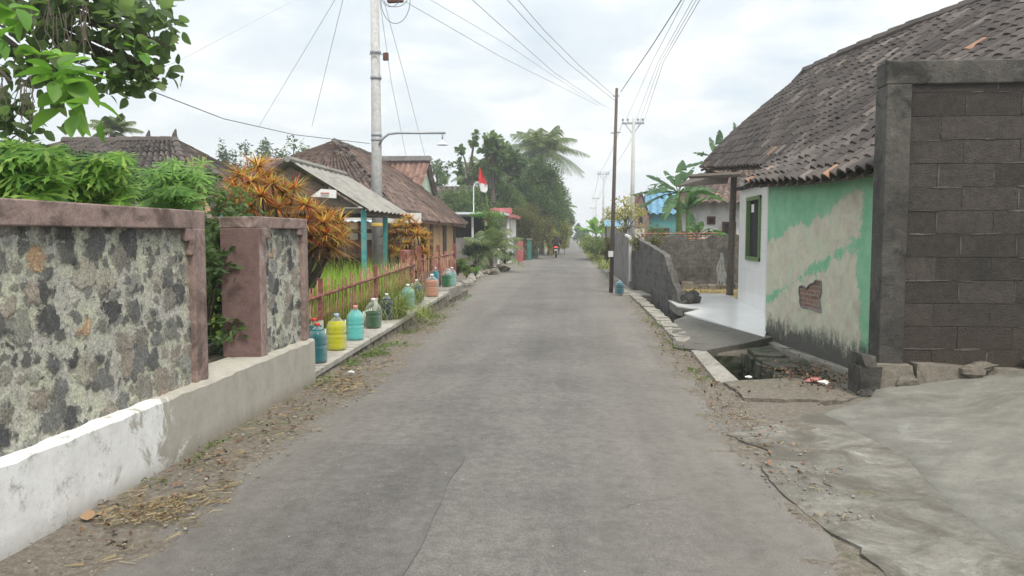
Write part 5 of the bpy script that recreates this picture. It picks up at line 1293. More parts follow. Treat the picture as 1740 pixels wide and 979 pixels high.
# orange gable roof peeping behind the shelter
x_ = A(478, 290, 34).x; boxhouse('orange_roof_house', 'faded orange tile roof peeping between croton and shelter ridge', x_-1.5, x_+1.4, 34, 38, 0, 2.6, A(480, 272, 36).z, 'cream', 'tilered', 'x', 0, .3, .35)
# old roof far left
ol = thing('old_tile_house', 'old house with long mossy brown tile roof behind the garden wall', 'house', (-10, 17, 0))
m = MB(); m.box((-12.6, 14.4, 0), (-7.6, 18.4, 1.75)); part('wall', m, M['grayplaster'], ol)
ra, rb = A(108, 241, 16.5), A(297, 238, 16.5)
f0 = [Vector((-13.6, 13.3, 1.7)), Vector((-6.7, 13.3, 1.75))]; r00 = [ra, rb]
part('roof', merge(tiles(f0, r00, .24, .24, -.08, jit=.012), tiles([Vector((-6.7, 13.3, 1.75)), Vector((-6.7, 19.6, 1.75))], [rb, rb+Vector((0, .03, 0))], .24, .24, -.08), tiles([Vector((-13.6, 19.6, 1.7)), Vector((-6.7, 19.6, 1.75))], r00, .24, .26, -.08), tiles([Vector((-13.6, 13.3, 1.7)), Vector((-13.6, 19.6, 1.7))], [ra, ra+Vector((0, .03, 0))], .24, .26, -.08)), M['tile'], ol)
m = MB(); ridgecap(m, [ra, rb], .10, .3); ridgecap(m, [Vector((-6.7, 13.3, 1.8)), rb], .10, .3)
for p in (rb, A(252, 240, 16.5)): m.tube([p, p+Vector((0, 0, .12)), p+Vector((.03, 0, .24))], [.07, .05, .015], 6)
part('ridge_cap', m, M['tile'], ol)

# ---------------- carport, gates, small shop beyond the apricot house
cx0, cx1 = A(776, 370, 42).x, A(862, 370, 42).x
cp = thing('carport', 'open carport with thin white roof edge over a grey low wall', 'carport', ((cx0+cx1)/2, 42, 0))
m = MB(); z = A(800, 363, 40).z; m.box((cx0-.6, 39.5, z-.05), (cx1, 45, z+.06)); part('roof', m, M['galv'], cp)
for x in (A(803, 400, 40).x, cx1-.3): m = MB(); m.tube([(x, 40, 0), (x, 40, z-.06)], .06, 8); part('post', m, M['white'], cp)
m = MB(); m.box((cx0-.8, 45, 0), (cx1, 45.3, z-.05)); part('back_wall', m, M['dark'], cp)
m = MB(); m.box((A(774, 420, 39).x, 39, -.1), (A(822, 420, 39).x, 39.2, A(790, 404, 39).z)); part('low_wall', m, M['grayplaster'], cp)
m = MB(); pts = [A(805, 400, 40.3)]; x = pts[0].x; zt_ = A(805, 320, 40.3).z; m.tube([(x, 40.3, z), (x, 40.3, zt_)]+[(x+.28-.28*math.cos(a), 40.3, zt_+.33*math.sin(a)) for a in (0.3, .7, 1.1, 1.5, 1.9)], .03, 6)
solo('curved_lamp_pole', m, M['galv'], 'thin pale pole with a hooked top beside the flag', 'lamp pole')
sh2 = thing('small_shop', 'small white fronted building with red roof edge beyond the carport', 'building', (A(860, 400, 44).x, 44, 0))
xs0, xs1 = A(838, 400, 44).x, A(868, 400, 44).x
m = MB(); m.box((xs0, 44, -.1), (xs1, 48, 2.6)); part('wall', m, M['offwhite'], sh2)
m = MB(); m.box((xs0-.3, 43.4, 2.5), (xs1+.25, 48.3, 2.68)); part('roof', m, M['redgate'], sh2)
for x in (xs1-.15, xs1-.65): m = MB(); m.tube([(x, 43.7, -.1), (x, 43.7, 2.5)], .09, 8); part('column', m, M['white'], sh2)
m = MB(); m.box((xs0-.1, 43.5, 2.72), (xs1+.1, 43.6, 3.05)); part('parapet', m, M['redgate'], sh2)
def gatepier(label, px0_, px1_, Y, h, mt, name='gate_pier'):
    x0, x1 = A(px0_, 410, Y).x, A(px1_, 410, Y).x; t = thing(name, label, 'gate pier', ((x0+x1)/2, Y, rd(Y))); m = MB(); m.box((x0, Y, rd(Y)-.1), (x1, Y+.35, rd(Y)+h)); part('shaft', m, M[mt], t, bev=.02); m = MB(); m.box((x0-.05, Y-.05, rd(Y)+h+.002), (x1+.05, Y+.4, rd(Y)+h+.08)); part('cap', m, M['kerb'], t)
gatepier('grey gate pier left of the faded red one', 869, 877, 46, 1.35, 'grayplaster'); gatepier('faded red painted gate pier on the left roadside', 878, 888, 46.5, 1.35, 'redgate')
gatepier('dark green gate pier on the left roadside', 896, 903, 50, 1.35, 'greengate')
for nm, a, b, Y, mt, lab in (('side_gate', 889, 895, 48.5, 'doorwood', 'dark timber gate between the red and green piers'), ('side_gate', 904, 915, 54, 'greengate', 'dark green slatted gate beyond the green pier')):
    x0, x1 = A(a, 410, Y).x, A(b, 410, Y).x; t = thing(nm, lab, 'gate', ((x0+x1)/2, Y, rd(Y)))
    m = MB(); 
    for i in range(6): xx = x0+(x1-x0)*i/6; m.box((xx, Y, rd(Y)+.05), (xx+(x1-x0)/6-.015, Y+.05, rd(Y)+1.25))
    part('slats', m, M[mt], t); m = MB(); m.box((x0, Y-.02, rd(Y)+.9), (x1, Y-.001, rd(Y)+.98)); part('rail', m, M[mt], t)
m = MB(); polywall(m, [(-3.6+.0*i, 52+2.5*i, rd(52+2.5*i)+.5) for i in range(14)], -.5, .2); solo('garden_kerb_wall', m, M['offwhite'], 'low whitish wall running on beyond the green gate', 'wall')
# flags
fl = thing('large_flag', 'drooping red and white flag hanging from a leaning bamboo pole', 'flag', tuple(A(836, 400, 36)))
bp = [A(842, 420, 36), A(833, 375, 36), A(825, 325, 36), A(815, 283, 36)]
m = MB(); m.tube(bp, [.035, .03, .025, .012], 6); part('bamboo_pole', m, M['stem'], fl)
def flagm(pts_top, pts_bot, Y, n=8):
    m = MB(); vs = []
    for i in range(n+1):
        t = i/n; a = poly([A(*p, Y) for p in pts_top], t); b = poly([A(*p, Y) for p in pts_bot], t)
        for k in range(6): q = k/5; p = a.lerp(b, q); p.y += .06*math.sin(q*9+i*.5); vs.append(p)
    m.add(vs, [(i*6+k, i*6+k+1, i*6+k+7, i*6+k+6) for i in range(n) for k in range(5)]); return m
part('red_half', flagm([(814, 283), (813, 298), (813, 310)], [(815, 283), (823, 300), (828, 314)], 35.9), M['redflag'], fl, True)
part('white_half', flagm([(813, 310), (815, 318), (817, 325)], [(828, 314), (829, 322), (826, 328)], 35.9), M['whiteflag'], fl, True)
sf = thing('small_flag', 'small red and white flag under the carport edge', 'flag', tuple(A(826, 384, 38)))
part('red_half', flagm([(824, 367), (823, 377)], [(825, 367), (827, 377)], 38), M['redflag'], sf, True); part('white_half', flagm([(823, 377), (825, 384)], [(827, 377), (828, 382)], 38), M['whiteflag'], sf, True)
m = MB(); m.tube([A(824, 366, 38.05), A(824, 405, 38.05)], .015, 5); part('stick', m, M['stem'], sf)
# ================================================================== VEGETATION
# croton shrubs
def croton(name, label, heads, base, L, W, n, mat, stems=5):
    t = thing(name, label, 'croton shrub', base); m = MB(); sm = MB()
    for i, h in enumerate(heads):
        rosette(m, h, n, L*random.uniform(.65, 1.15), W, droop=.55)
        b = Vector(base)+Vector((random.uniform(-.25, .25), random.uniform(-.2, .2), 0)); sm.tube([b, b.lerp(Vector(h), .5)+Vector((random.uniform(-.1, .1), 0, 0)), Vector(h)], [.03, .022, .012], 5)
    part('foliage', m, mat, t); part('stem', sm, M['trunk'], t)
H = [A(px_, py_, Y) for px_, py_, Y in ((425, 310, 9.2), (405, 330, 9.6), (450, 300, 9.8), (445, 335, 8.8), (480, 330, 9.4), (500, 322, 9.8), (470, 355, 9.0), (430, 355, 9.4), (515, 350, 9.5), (535, 360, 9.9), (520, 380, 9.2), (550, 380, 9.6), (560, 370, 10), (555, 400, 9.4), (530, 405, 9.3), (565, 395, 9.8), (500, 385, 9.8), (420, 370, 9.9), (545, 415, 9.6), (480, 385, 9.5), (410, 300, 9.7), (438, 285, 9.9), (462, 315, 9.3), (575, 410, 9.9), (520, 350, 9.2), (575, 380, 10.2), (505, 405, 9.2), (455, 345, 9.9), (580, 405, 10.4), (395, 350, 9.9), (560, 425, 9.9), (400, 320, 9.9), (530, 430, 9.8), (490, 350, 10), (540, 395, 10))]
croton('croton_shrub', 'big spiky orange and yellow croton rising behind the pink pier', H, (-3.75, 9.5, .3), .40, .022, 120, M['croton'])
H = [A(px_, py_, Y) for px_, py_, Y in ((690, 388, 16), (670, 400, 16.2), (710, 400, 16), (720, 412, 16.3), (665, 415, 16), (690, 415, 15.8), (680, 380, 16.4), (705, 385, 16.3), (700, 430, 16), (672, 430, 16), (718, 425, 16.4), (688, 400, 16), (655, 400, 16.2), (678, 430, 15.7), (725, 400, 16.3), (660, 430, 16), (708, 440, 15.9), (690, 445, 15.9), (672, 388, 15.9), (722, 430, 16), (695, 372, 16.1))]
croton('croton_shrub', 'rounder olive and orange croton bush before the apricot house', H, (-3.55, 16.1, .2), .38, .03, 110, M['croton2'])
m = MB(); q = A(691, 470, 15.4); m.box((q.x-.13, 15.3, .1), (q.x+.13, 15.55, A(691, 425, 15.4).z), .01); solo('red_pillar', m, M['rustred'], 'faded dull red post under the rounder croton bush', 'post', bev=.01)
# overhanging tree top left
ot = thing('overhanging_tree', 'broad leaved tree reaching over the garden wall at the top left', 'tree', (-5.6, 5.5, .4)); cm = MB(); tm = MB()
tm.tube([(-5.6, 5.5, .3), (-5.5, 5.5, 2.0), (-5.2, 5.4, 3.6)], [.16, .13, .1], 10)
BL = [(-40, 70, 5.0, .75, 260, 0), (60, 60, 5.2, .5, 190, 0), (120, 40, 5.2, .45, 190, 0), (170, 90, 5.4, .38, 150, 0), (215, 60, 5.5, .36, 120, 0), (250, 110, 5.6, .30, 80, 0), (225, 120, 5.5, .24, 50, 0), (190, 30, 5.5, .3, 90, 0), (250, 40, 5.6, .28, 60, 0), (280, 75, 5.7, .2, 26, 0), (270, 135, 5.6, .16, 22, 0),
      (20, 140, 4.9, .36, 130, 0), (-30, 190, 4.9, .4, 120, 0), (110, 140, 5.2, .25, 45, 0), (30, 215, 4.9, .14, 22, 0), (250, 5, 5.6, .28, 50, 0), (140, -20, 5.3, .5, 130, 0), (20, -30, 5, .6, 170, 0)]
for px_, py_, Y, r_b, n, k in BL:
    c = A(px_, py_, Y); crown(cm, tuple(c), (r_b, r_b, r_b*.8), int(n*.62), .115, 6, .66, .5, 8)
    b = Vector((-5.25, 5.4, 3.4)); tm.tube([b, b.lerp(c, .55)+Vector((0, 0, .15)), c], [.045, .03, .01], 6)
for a, b in (((150, 40), (300, 85)), ((120, 60), (265, 150)), ((150, 20), (262, 0)), ((170, 70), (250, 130))): tm.tube([A(*a, 5.3), (A(*a, 5.3)+A(*b, 5.6))/2+Vector((0, 0, .05)), A(*b, 5.6)], [.018, .012, .004], 5)
part('trunk', tm, M['trunk'], ot); part('crown', cm, M['leafgrey'], ot, True)
bm_ = MB()
for px_, py_, n in ((100, 130, 12), (125, 120, 9), (70, 100, 6), (150, 190, 6), (20, 20, 8), (110, 170, 7), (-10, 60, 6), (200, 125, 5), (235, 85, 6)):
    c = A(px_, py_, 4.1 if px_ < 180 else 5.2); C, d = inblob(n, tuple(c), (.09, .09, .07), .3); leaves(bm_, C, .17 if px_ < 180 else .12, .55, .9, out=d*.8, shape=8, fold=.2)
part('young_leaves', bm_, M['leafbright'], ot, True)
m = MB()
for i in range(60):
    p = A(random.uniform(50, 150), random.uniform(-10, 30), random.uniform(4.7, 5.2)) if i < 38 else A(random.uniform(-10, 60), random.uniform(120, 170), 4.8); l = random.uniform(.12, .36)
    m.tube([p, p+Vector((random.uniform(-.05, .05), 0, -l*.6)), p+Vector((random.uniform(-.09, .09), 0, -l))], [.003, .0035, .0015], 4)
part('aerial_roots', m, M['woodgrey'], ot, kind='stuff')
# papaya-like bright plants behind the wall
def papaya(label, x, y, z0, pts, Rl, mat, lob=7):
    t = thing('cassava_plant', label, 'leafy plant', (x, y, z0), 'bright leafy plants behind the garden wall'); m = MB(); sm = MB(); sm.tube([(x, y, z0), (x, y, z0+1.0)], [.035, .025], 6)
    for p in pts:
        sm.tube([(x, y, z0+.95), ((x+p.x)/2, (y+p.y)/2, max(p.z, z0+1)+.05), p], [.012, .009, .006], 4); palmate(m, p, Rl*random.uniform(.75, 1.2), lob, nrm=(random.uniform(-.5, .7), random.uniform(-.9, -.1), 1), az=random.uniform(0, 6.28))
    part('leaves', m, mat, t); part('stem', sm, M['stem'], t)
def rp(x0, x1, y0, y1, Y0_, Y1_, n): return [A(random.uniform(x0, x1), random.uniform(y0, y1), random.uniform(Y0_, Y1_)) for _ in range(n)]
papaya('bright lime cassava bush at the far left behind the wall top', -4.6, 5.0, .4, rp(-60, 95, 245, 345, 4.3, 5.3, 190), .19, M['leaflime'], 9)
papaya('bright lime cassava bush in the middle of the wall top', -4.2, 6.0, .4, rp(85, 215, 262, 345, 5.2, 6.2, 170), .18, M['leaflime'], 9)
papaya('paler leafy bush behind the right end of the long wall', -3.9, 7.2, .4, rp(250, 345, 275, 355, 6.4, 7.6, 110), .17, M['leafbright'])
m = MB(); blade(m, tuple(A(238, 335, 6.4)), .5, .55, .62, .24, .5, 4, .8); solo('broad_leaf_plant', m, M['bananal'], 'single wide pale drooping leaf arching above the wall', 'banana leaf')
m = MB(); blade(m, tuple(A(85, 345, 4.4)), 2.4, .9, .34, .16, .3, 2, .9); blade(m, tuple(A(30, 345, 4.3)), 2.0, 1.1, .42, .15, .3, 2, -.6); solo('taro_plant', m, M['banana'], 'two dull dark green taro leaves at the left end of the wall top', 'taro plant')
m = MB()
for i in range(60):
    p = A(random.uniform(322, 350), 350, 7.8); m.tube([p, A(random.uniform(318, 352), random.uniform(262, 300), 7.8)], [.008, .003], 4)
solo('straw_bundle', m, M['straw'], 'upright bundle of dry straw stalks behind the wall end', 'straw bundle')
tw_ = thing('garden_shrub', 'dark leafy shrub filling the gap in the stone wall', 'shrub', (-3.35, 6.5, .4)); m = MB(); sm = MB()
for i in range(22):
    c = A(random.uniform(335, 400), random.uniform(370, 620), random.uniform(6.2, 7.6)); clump(m, tuple(c), (.2, .25, .17), 60, .085, .5, .4, .1, 8); sm.tube([(-3.35, 6.6, .4), tuple(c)], [.015, .004], 4)
part('foliage', m, M['leafdark'], tw_); part('stem', sm, M['trunk'], tw_)
shrub('garden_shrub', 'mid green shrub rising above the wall gap left of the croton', tuple(A(350, 445, 8.3)), (.5, .45, .42), M['leafmid'], 1200, .10, k=12)
shrub('garden_shrub', 'low green foliage between long wall and old tiled roof', tuple(A(290, 350, 7.6)), (.6, .4, .2), M['leafpale'], 900, .08, k=10)
# backdrop plants inside the garden so nothing is empty from the side
for i, (x, y) in enumerate(((-4.8, 8.2), (-5.2, 3.0), (-6.0, 7))): shrub('garden_shrub', ['dense green shrub inside the garden near the croton', 'dense green shrub inside the garden nearest the camera', 'dense green shrub deep in the garden by the tiled roof'][i], (x, y, .4), (.7, .7, .55), M['leafmid'], 1000, .12, k=10)
# left distance
def T(px_, Y, py_top, rpx, *a, **k):
    p = A(px_, py_top, Y); z0 = rd(Y) if abs(p.x) < 30 else 0; return dict(x=p.x, y=Y, z0=z0, h=p.z-z0, r=rpx*Y/F)
def TR(label, px_, Y, pyt, rpx, mat, n, L, **k):
    d = T(px_, Y, pyt, rpx); return tree(k.pop('name', 'tree'), label, d['x'], d['y'], d['z0'], d['h'], d['r'], M[mat], n, L, group=k.pop('group', None), **k)
GL = 'distant trees behind the left houses'
TR('narrow tall hazy tree, leftmost behind the croton', 381, 48, 203, 17, 'leafblue', 1300, .22, group=GL, rz=.75, k=18, cz=.7)
TR('rounded hazy tree beside the narrow tall one', 425, 50, 228, 38, 'leafblue', 2200, .24, group=GL, rz=.6, k=22)
TR('low hazy tree in the middle of the left distance', 462, 52, 243, 30, 'leafblue', 1500, .24, group=GL, rz=.5)
TR('pale spreading tree above the orange roof', 500, 50, 240, 32, 'leafpale', 1200, .24, group=GL, rz=.5)
palm('coconut_palm', 'coconut palm crown peeping over the old tile roof', A(192, 222, 34).x, 34, 0, A(192, 225, 34).z, 1.5, 15, ll=.45, lw=.07)
TR('low tree left of the old tile roof ridge', 60, 26, 235, 50, 'leafpale', 1400, .16, group=GL, rz=.6)
# left tree mass
GM = 'trees massed along the left of the road'
TR('dark dense tree at the heart of the roadside tree mass', 905, 62, 262, 52, 'leafdark', 13650, .24, group=GM, rz=.88, k=66, cz=.6, rs=.34)
TR('dark tree under the coconut palm nearest the road', 942, 74, 300, 28, 'leafdark', 7980, .26, group=GM, rz=.9, k=51, cz=.6, rs=.36)
TR('dark tree behind the hooked lamp pole', 850, 58, 285, 52, 'leafmid', 10920, .22, group=GM, rz=.85, k=60, cz=.6, rs=.34)
TR('mid green tree left of the large flag', 788, 52, 305, 48, 'leafmid', 10500, .20, group=GM, rz=.85, k=60, cz=.6, rs=.36)
TR('deep green tree filling behind the carport', 830, 66, 300, 60, 'leafdark', 8820, .26, group=GM, rz=.9, k=54, cz=.6)
TR('big leaved open tree with bare tips above the flag', 838, 56, 212, 34, 'leafmid', 672, .42, group=GM, rz=.42, k=24, W=.75, rs=.22, shape=6)
TR('big leaved sparse tree left of the coconut palm', 868, 60, 232, 26, 'leafpale', 512, .42, group=GM, rz=.4, k=16, W=.75, rs=.24, shape=6)
TR('sparse big leaved branch tree tallest left of the flag', 795, 56, 212, 26, 'leafmid', 208, .42, group=GM, rz=.5, k=9, W=.75, rs=.16, shape=6)
TR('thin flat topped tree right of the green gable', 745, 60, 268, 30, 'leafpale', 960, .24, group=GM, rz=.4, k=14, rs=.3)
TR('olive brown bushy tree beside the road behind the gates', 902, 53, 343, 42, 'leafbrown', 9450, .15, group=GM, rz=.95, k=51, cz=.5, rs=.4)
TR('small dark tree closing the tree mass at the road bend', 962, 98, 352, 14, 'leafdark', 3150, .28, group=GM, rz=.9, k=24, cz=.55)
TR('yellow green bush at the left road edge far ahead', 959, 66, 372, 15, 'leafyellow', 3200, .16, group=GM, rz=.97, k=22, cz=.5, tr=.02)
TR('second yellow green bush at the left road edge, behind the rider', 938, 61, 385, 14, 'leafyellow', 2400, .15, group=GM, rz=.97, k=18, cz=.5, tr=.02)
TR('leafy tree between the green gable and the hooked lamp pole', 755, 56, 292, 36, 'leafmid', 6500, .2, group=GM, rz=.9, k=40, cz=.6, rs=.36)
TR('broad tree standing just right under the tall coconut palm', 935, 64, 262, 34, 'leafmid', 6500, .24, group=GM, rz=.9, k=40, cz=.6, rs=.36)
TR('broad tree standing just left of the tall coconut palm', 880, 68, 240, 44, 'leafmid', 9000, .24, group=GM, rz=.9, k=50, cz=.6, rs=.34)
TR('dark undergrowth tree behind the dark roofed house', 770, 66, 325, 40, 'leafdark', 6300, .28, group=GM, rz=.9, k=36, cz=.55)
p = A(921, 254, 66); palm('coconut_palm', 'tall coconut palm with drooping crown above the road side trees', p.x, 66, rd(66), p.z, 3.9, 34, ll=1.15, lw=.06, nl=34, tr=.17, mat=M['palm'])
p = A(822, 292, 60); palm('coconut_palm', 'shorter coconut palm half lost in the trees above the flag', p.x, 60, rd(60), p.z, 2.8, 20, ll=.8, lw=.09, nl=26)
p = A(966, 352, 105); palm('coconut_palm', 'tiny coconut palm leaning over the road end', p.x-.6, 105, 0, p.z, 2.2, 10, ll=.7, lw=.12, nl=16)
# around the corner garden
p = A(835, 415, 31); palm('young_palm', 'young arching palm in the corner garden before the small shop', p.x, 31, 0, .9, 1.7, 16, ll=.5, lw=.045, nl=24, tr=.07)
shrub('garden_shrub', 'grey green shrub with pale flowers in front of the carport wall', tuple(A(808, 446, 31)), (.55, .6, .52), M['leafblue'], 2200, .09, k=16)
shrub('climbing_plant', 'bright green creeper piled on the carport edge around the bamboo flag pole', tuple(A(838, 432, 35)), (.75, .6, 1.05), M['leafmid'], 3200, .10, k=22)
shrub('climbing_plant', 'flat lime green creeper lying on top of the carport edge', tuple(A(828, 372, 37)), (.95, .6, .17), M['leafbright'], 1500, .09, k=14)
shrub('garden_shrub', 'low shrub at the tip of the corner garden', tuple(A(858, 447, 32)), (.35, .5, .3), M['leafmid'], 1100, .08, k=10)
shrub('garden_shrub', 'rounded bright green shrub at the far end of the ledge', tuple(A(778, 466, 22.3)), (.24, .3, .24), M['weed'], 1300, .07, k=10)
shrub('garden_shrub', 'small lime shrub right of the rounded one at the ledge end', tuple(A(793, 470, 21.8)), (.17, .25, .17), M['weed'], 700, .06, k=8)
shrub('garden_shrub', 'tiny yellow green plant on the gravel corner', tuple(A(808, 468, 22.4)), (.16, .2, .12), M['leafbright'], 350, .05, k=6)
shrub('garden_shrub', 'dark leafy plant under the red fence behind the peach bottle', (-3.3, 15.0, .2), (.22, .5, .22), M['leafdark'], 700, .08, k=8)
m = MB()
for i in range(26): q = A(random.uniform(790, 860), 446, random.uniform(29, 33)); m.blob((q.x, q.y, .08), (random.uniform(.1, .3), random.uniform(.12, .3), random.uniform(.08, .2)), .3, 7, 5)
stuff('garden_rocks', m, M['rubble'], 'heap of pale rocks round the corner garden plants', 'rocks')
# right vegetation
x = A(1152, 400, 25).x
banana('large torn leaved banana plant behind the dark wall', x, 25, 0, 2.9, 1.5, 13, azs=[2.9, 3.5, 2.3, .3, 1.2, 5.2, 4.3, .9, 3.1, 2.0, 3.9, 5.8, .1], els=[.25, .0, .65, .75, 1.2, .35, -.1, 1.0, .75, 1.0, .45, .25, .4], group='banana plants on the right')
banana('second banana plant just right of the large one', A(1172, 400, 26).x, 26.5, 0, 2.4, 1.35, 11, group='banana plants on the right')
banana('short banana plant before the white house wall', A(1185, 400, 23.5).x, 23.6, 0, 1.5, 1.1, 8, group='banana plants on the right')
x = A(1222, 300, 37).x; banana('tall banana plant poking above the porch roof', x, 37, 0, A(1222, 275, 37).z, 1.7, 7, azs=[1.5, .2, 2.9, 3.3, 5.8, .5, 2.4], els=[1.45, .7, .8, .2, .2, 1.1, 1.2], group='banana plants on the right')
x = A(1262, 260, 37).x; banana('banana plant farthest right behind the big roof', x, 37, 0, A(1262, 262, 37).z, 1.8, 6, azs=[2.6, 3.1, .4, 1.2, 5, 2.0], els=[.8, .4, .7, 1.3, .3, 1.2], group='banana plants on the right')
x = A(1013, 410, 75).x; banana('bright banana plant at the right road edge far ahead', x, 75, rd(75), 1.8, 2.7, 15, M['bananal'], group='banana plants on the right')
banana('second bright banana plant behind the far one', x+1.5, 82, 0, 1.6, 2.6, 10, M['bananal'], group='banana plants on the right')
GR = 'trees on the right of the road'
TR('airy yellow leaved tree beside the nearest crossarm pole', 1062, 42, 322, 38, 'leafyellow', 1100, .15, group=GR, rz=.6, k=26, cz=.65, rs=.26)
TR('second airy yellow tree towards the road', 1040, 50, 345, 24, 'leafyellow', 700, .16, group=GR, rz=.6, k=18, rs=.3)
TR('dark rounded tree beyond the blue roof', 1118, 64, 312, 34, 'leafblue', 2200, .26, group=GR, rz=.7, k=22)
TR('dark tree behind the banana plants', 1150, 60, 345, 40, 'leafmid', 2000, .26, group=GR, rz=.9, k=22)
TR('low green tree between brick shed and banana plants', 1120, 40, 372, 26, 'leafdark', 1800, .16, group=GR, rz=.9, k=18, cz=.5)
shrub('roadside_bush', 'tall green grass bush at the right road edge', tuple(A(1012, 437, 52)), (1.0, 4, .75), M['weed'], 3000, .16, k=20)
shrub('roadside_bush', 'brownish green shrub at the end of the grey wall', tuple(A(1031, 446, 35)), (.28, .8, .62), M['leafbrown'], 1500, .10, k=12)
shrub('roadside_bush', 'yellow green shrub farther along the right road edge', tuple(A(1000, 424, 80)), (.9, 3, .7), M['leafyellow'], 900, .2, k=10)
m = MB()
for i in range(170):
    a = random.uniform(-.62, .62)+math.atan2(-105, 1304)*-0; Y = random.uniform(170, 300); x = Y*math.tan(a); 
    if -8 < x < 8 and Y < 260: continue
    h = random.uniform(3, 6.5); C, d = inblob(130, (x, Y, h*.45), (h*.9, h*.6, h*.5), .3); leaves(m, C, 1.0, .6, .3, out=d*.5, shape=4)
stuff('distant_wood', m, M['leafblue'], 'far off line of hazy trees on the horizon', 'trees')
TR('hazy tree closing the far end of the road', 981, 150, 381, 9, 'leafblue', 900, .5, group=GR, rz=.95, k=12, cz=.5)
TR('paler hazy tree right of the road end', 996, 135, 388, 11, 'leafpale', 700, .4, group=GR, rz=.95, k=12, cz=.5)
# roadside grass strips farther on
m = MB()
for i in range(900):
    y = random.uniform(34, 120); s_ = random.random() < .5; x = (lerp(LE, y)-random.uniform(.1, 1.4)) if s_ else lerp(RE, y)+random.uniform(.15, 1.3)
    if s_ and y < 55: continue
    blade_tuft(m, (x, y, gz(x, y)), 6, random.uniform(.15, .4), .05, .7, .5, 2, .25)
stuff('verge_grass', m, M['tuft'], 'rough grass along the far road verges', 'grass')

# ================================================================== motorbike and rider
by = 56.0; bp_ = A(945, 437, by); bxx, bz = bp_.x, rd(by)+.034
mk = thing('motorcycle', 'dark motorcycle with red tail light ridden away down the road', 'motorcycle', (bxx, by, bz))
M['tyre'] = flat('tyre_rubber', (.02, .02, .02), .8, .2, 20, .1); M['bikebody'] = flat('red_bike_plastic', (.35, .03, .03), .3, .1, 5, 0); M['bikeblack'] = flat('black_bike_plastic', (.025, .025, .028), .35, .1, 5, 0)
def em(name, c, s):
    m, t, b = nt(name); b.inputs['Base Color'].default_value = (*c, 1); b.inputs['Emission Color'].default_value = (*c, 1); b.inputs['Emission Strength'].default_value = s; return m
M['tail'] = em('lit_tail_lamp', (.8, .08, .06), .7)
def wheel(y):
    m = MB(); n = 22; R0 = .27; rt = .05; vs = []; 
    for i in range(n):
        a = 2*math.pi*i/n
        for k in range(8): b = 2*math.pi*k/8; rr = R0+rt*math.cos(b); vs.append((bxx+rt*math.sin(b), by+y+rr*math.cos(a), bz+.32+rr*math.sin(a)))
    m.add(vs, [(i*8+k, i*8+(k+1) % 8, ((i+1) % n)*8+(k+1) % 8, ((i+1) % n)*8+k) for i in range(n) for k in range(8)]); o = part('wheel', m, M['tyre'], mk, True)
    m = MB(); m.tube([(bxx-.07, by+y, bz+.32), (bxx+.07, by+y, bz+.32)], .05, 10)
    for i in range(6): a = math.pi*2*i/6; m.tube([(bxx, by+y, bz+.32), (bxx, by+y+.23*math.cos(a), bz+.32+.23*math.sin(a))], .012, 4)
    part('rim', m, M['steel'], o)
wheel(-.62); wheel(.62)
def loft(mb, secs, n=10):
    """secs: (y, z, halfwidth, halfheight)"""
    vs = []
    for y, z, w_, h_ in secs:
        for k in range(n): a = 2*math.pi*k/n; vs.append((bxx+w_*math.copysign(abs(math.cos(a))**.8, math.cos(a)), by+y, bz+z+h_*math.copysign(abs(math.sin(a))**.8, math.sin(a))))
    mb.add(vs, [(i*n+k, i*n+(k+1) % n, (i+1)*n+(k+1) % n, (i+1)*n+k) for i in range(len(secs)-1) for k in range(n)]+[tuple(range(n-1, -1, -1)), tuple((len(secs)-1)*n+k for k in range(n))])
m = MB(); loft(m, [(-.86, .74, .05, .03), (-.7, .68, .10, .09), (-.3, .60, .13, .13), (.1, .52, .11, .14), (.3, .55, .09, .14)]); loft(m, [(.3, .7, .12, .25), (.45, .75, .14, .28), (.55, .82, .10, .16)]); part('body', m, M['bikeblack'], mk, True)
m = MB(); loft(m, [(-.72, .80, .09, .04), (-.4, .80, .13, .05), (0, .77, .12, .05), (.12, .75, .08, .04)]); part('seat', m, M['bikeblack'], mk, True)
m = MB(); m.box((bxx-.11, by-.905, bz+.73), (bxx+.11, by-.85, bz+.82), .004); part('tail_light', m, M['tail'], mk, bev=.01)
m = MB(); m.box((bxx-.12, by-.93, bz+.52), (bxx+.12, by-.915, bz+.63)); part('number_plate', m, M['offwhite'], mk)
m = MB(); loft(m, [(-.93, .40, .06, .02), (-.8, .62, .08, .03), (-.6, .69, .08, .02)]); part('mudguard', m, M['bikeblack'], mk, True)
m = MB(); m.tube([(bxx-.34, by+.30, bz+1.0), (bxx-.15, by+.42, bz+1.03), (bxx+.15, by+.42, bz+1.03), (bxx+.34, by+.30, bz+1.0)], .018, 6); part('handlebar', m, M['steel'], mk)
for s in (-1, 1):
    m = MB(); m.tube([(bxx+s*.2, by+.4, bz+1.03), (bxx+s*.3, by+.38, bz+1.2)], .01, 5); m.blob((bxx+s*.32, by+.37, bz+1.24), (.06, .015, .04), .05, 8, 5); part('mirror', m, M['bikeblack'], mk)
    m = MB(); m.tube([(bxx+s*.07, by+.62, bz+.32), (bxx+s*.08, by+.5, bz+.85)], .025, 6); part('fork', m, M['steel'], mk)
    m = MB(); m.blob((bxx+s*.19, by-.86, bz+.74), (.03, .03, .025), .05, 8, 5); part('indicator', m, M['yellow'], mk)
m = MB(); m.tube([(bxx+.13, by-.9, bz+.42), (bxx+.14, by-.3, bz+.33)], [.055, .035], 8); part('exhaust', m, M['steel'], mk)
M['jacket'] = flat('black_jacket', (.018, .018, .02), .8, .3, 12, .2); M['skin'] = flat('skin', (.33, .18, .11), .6, .1, 8, 0)
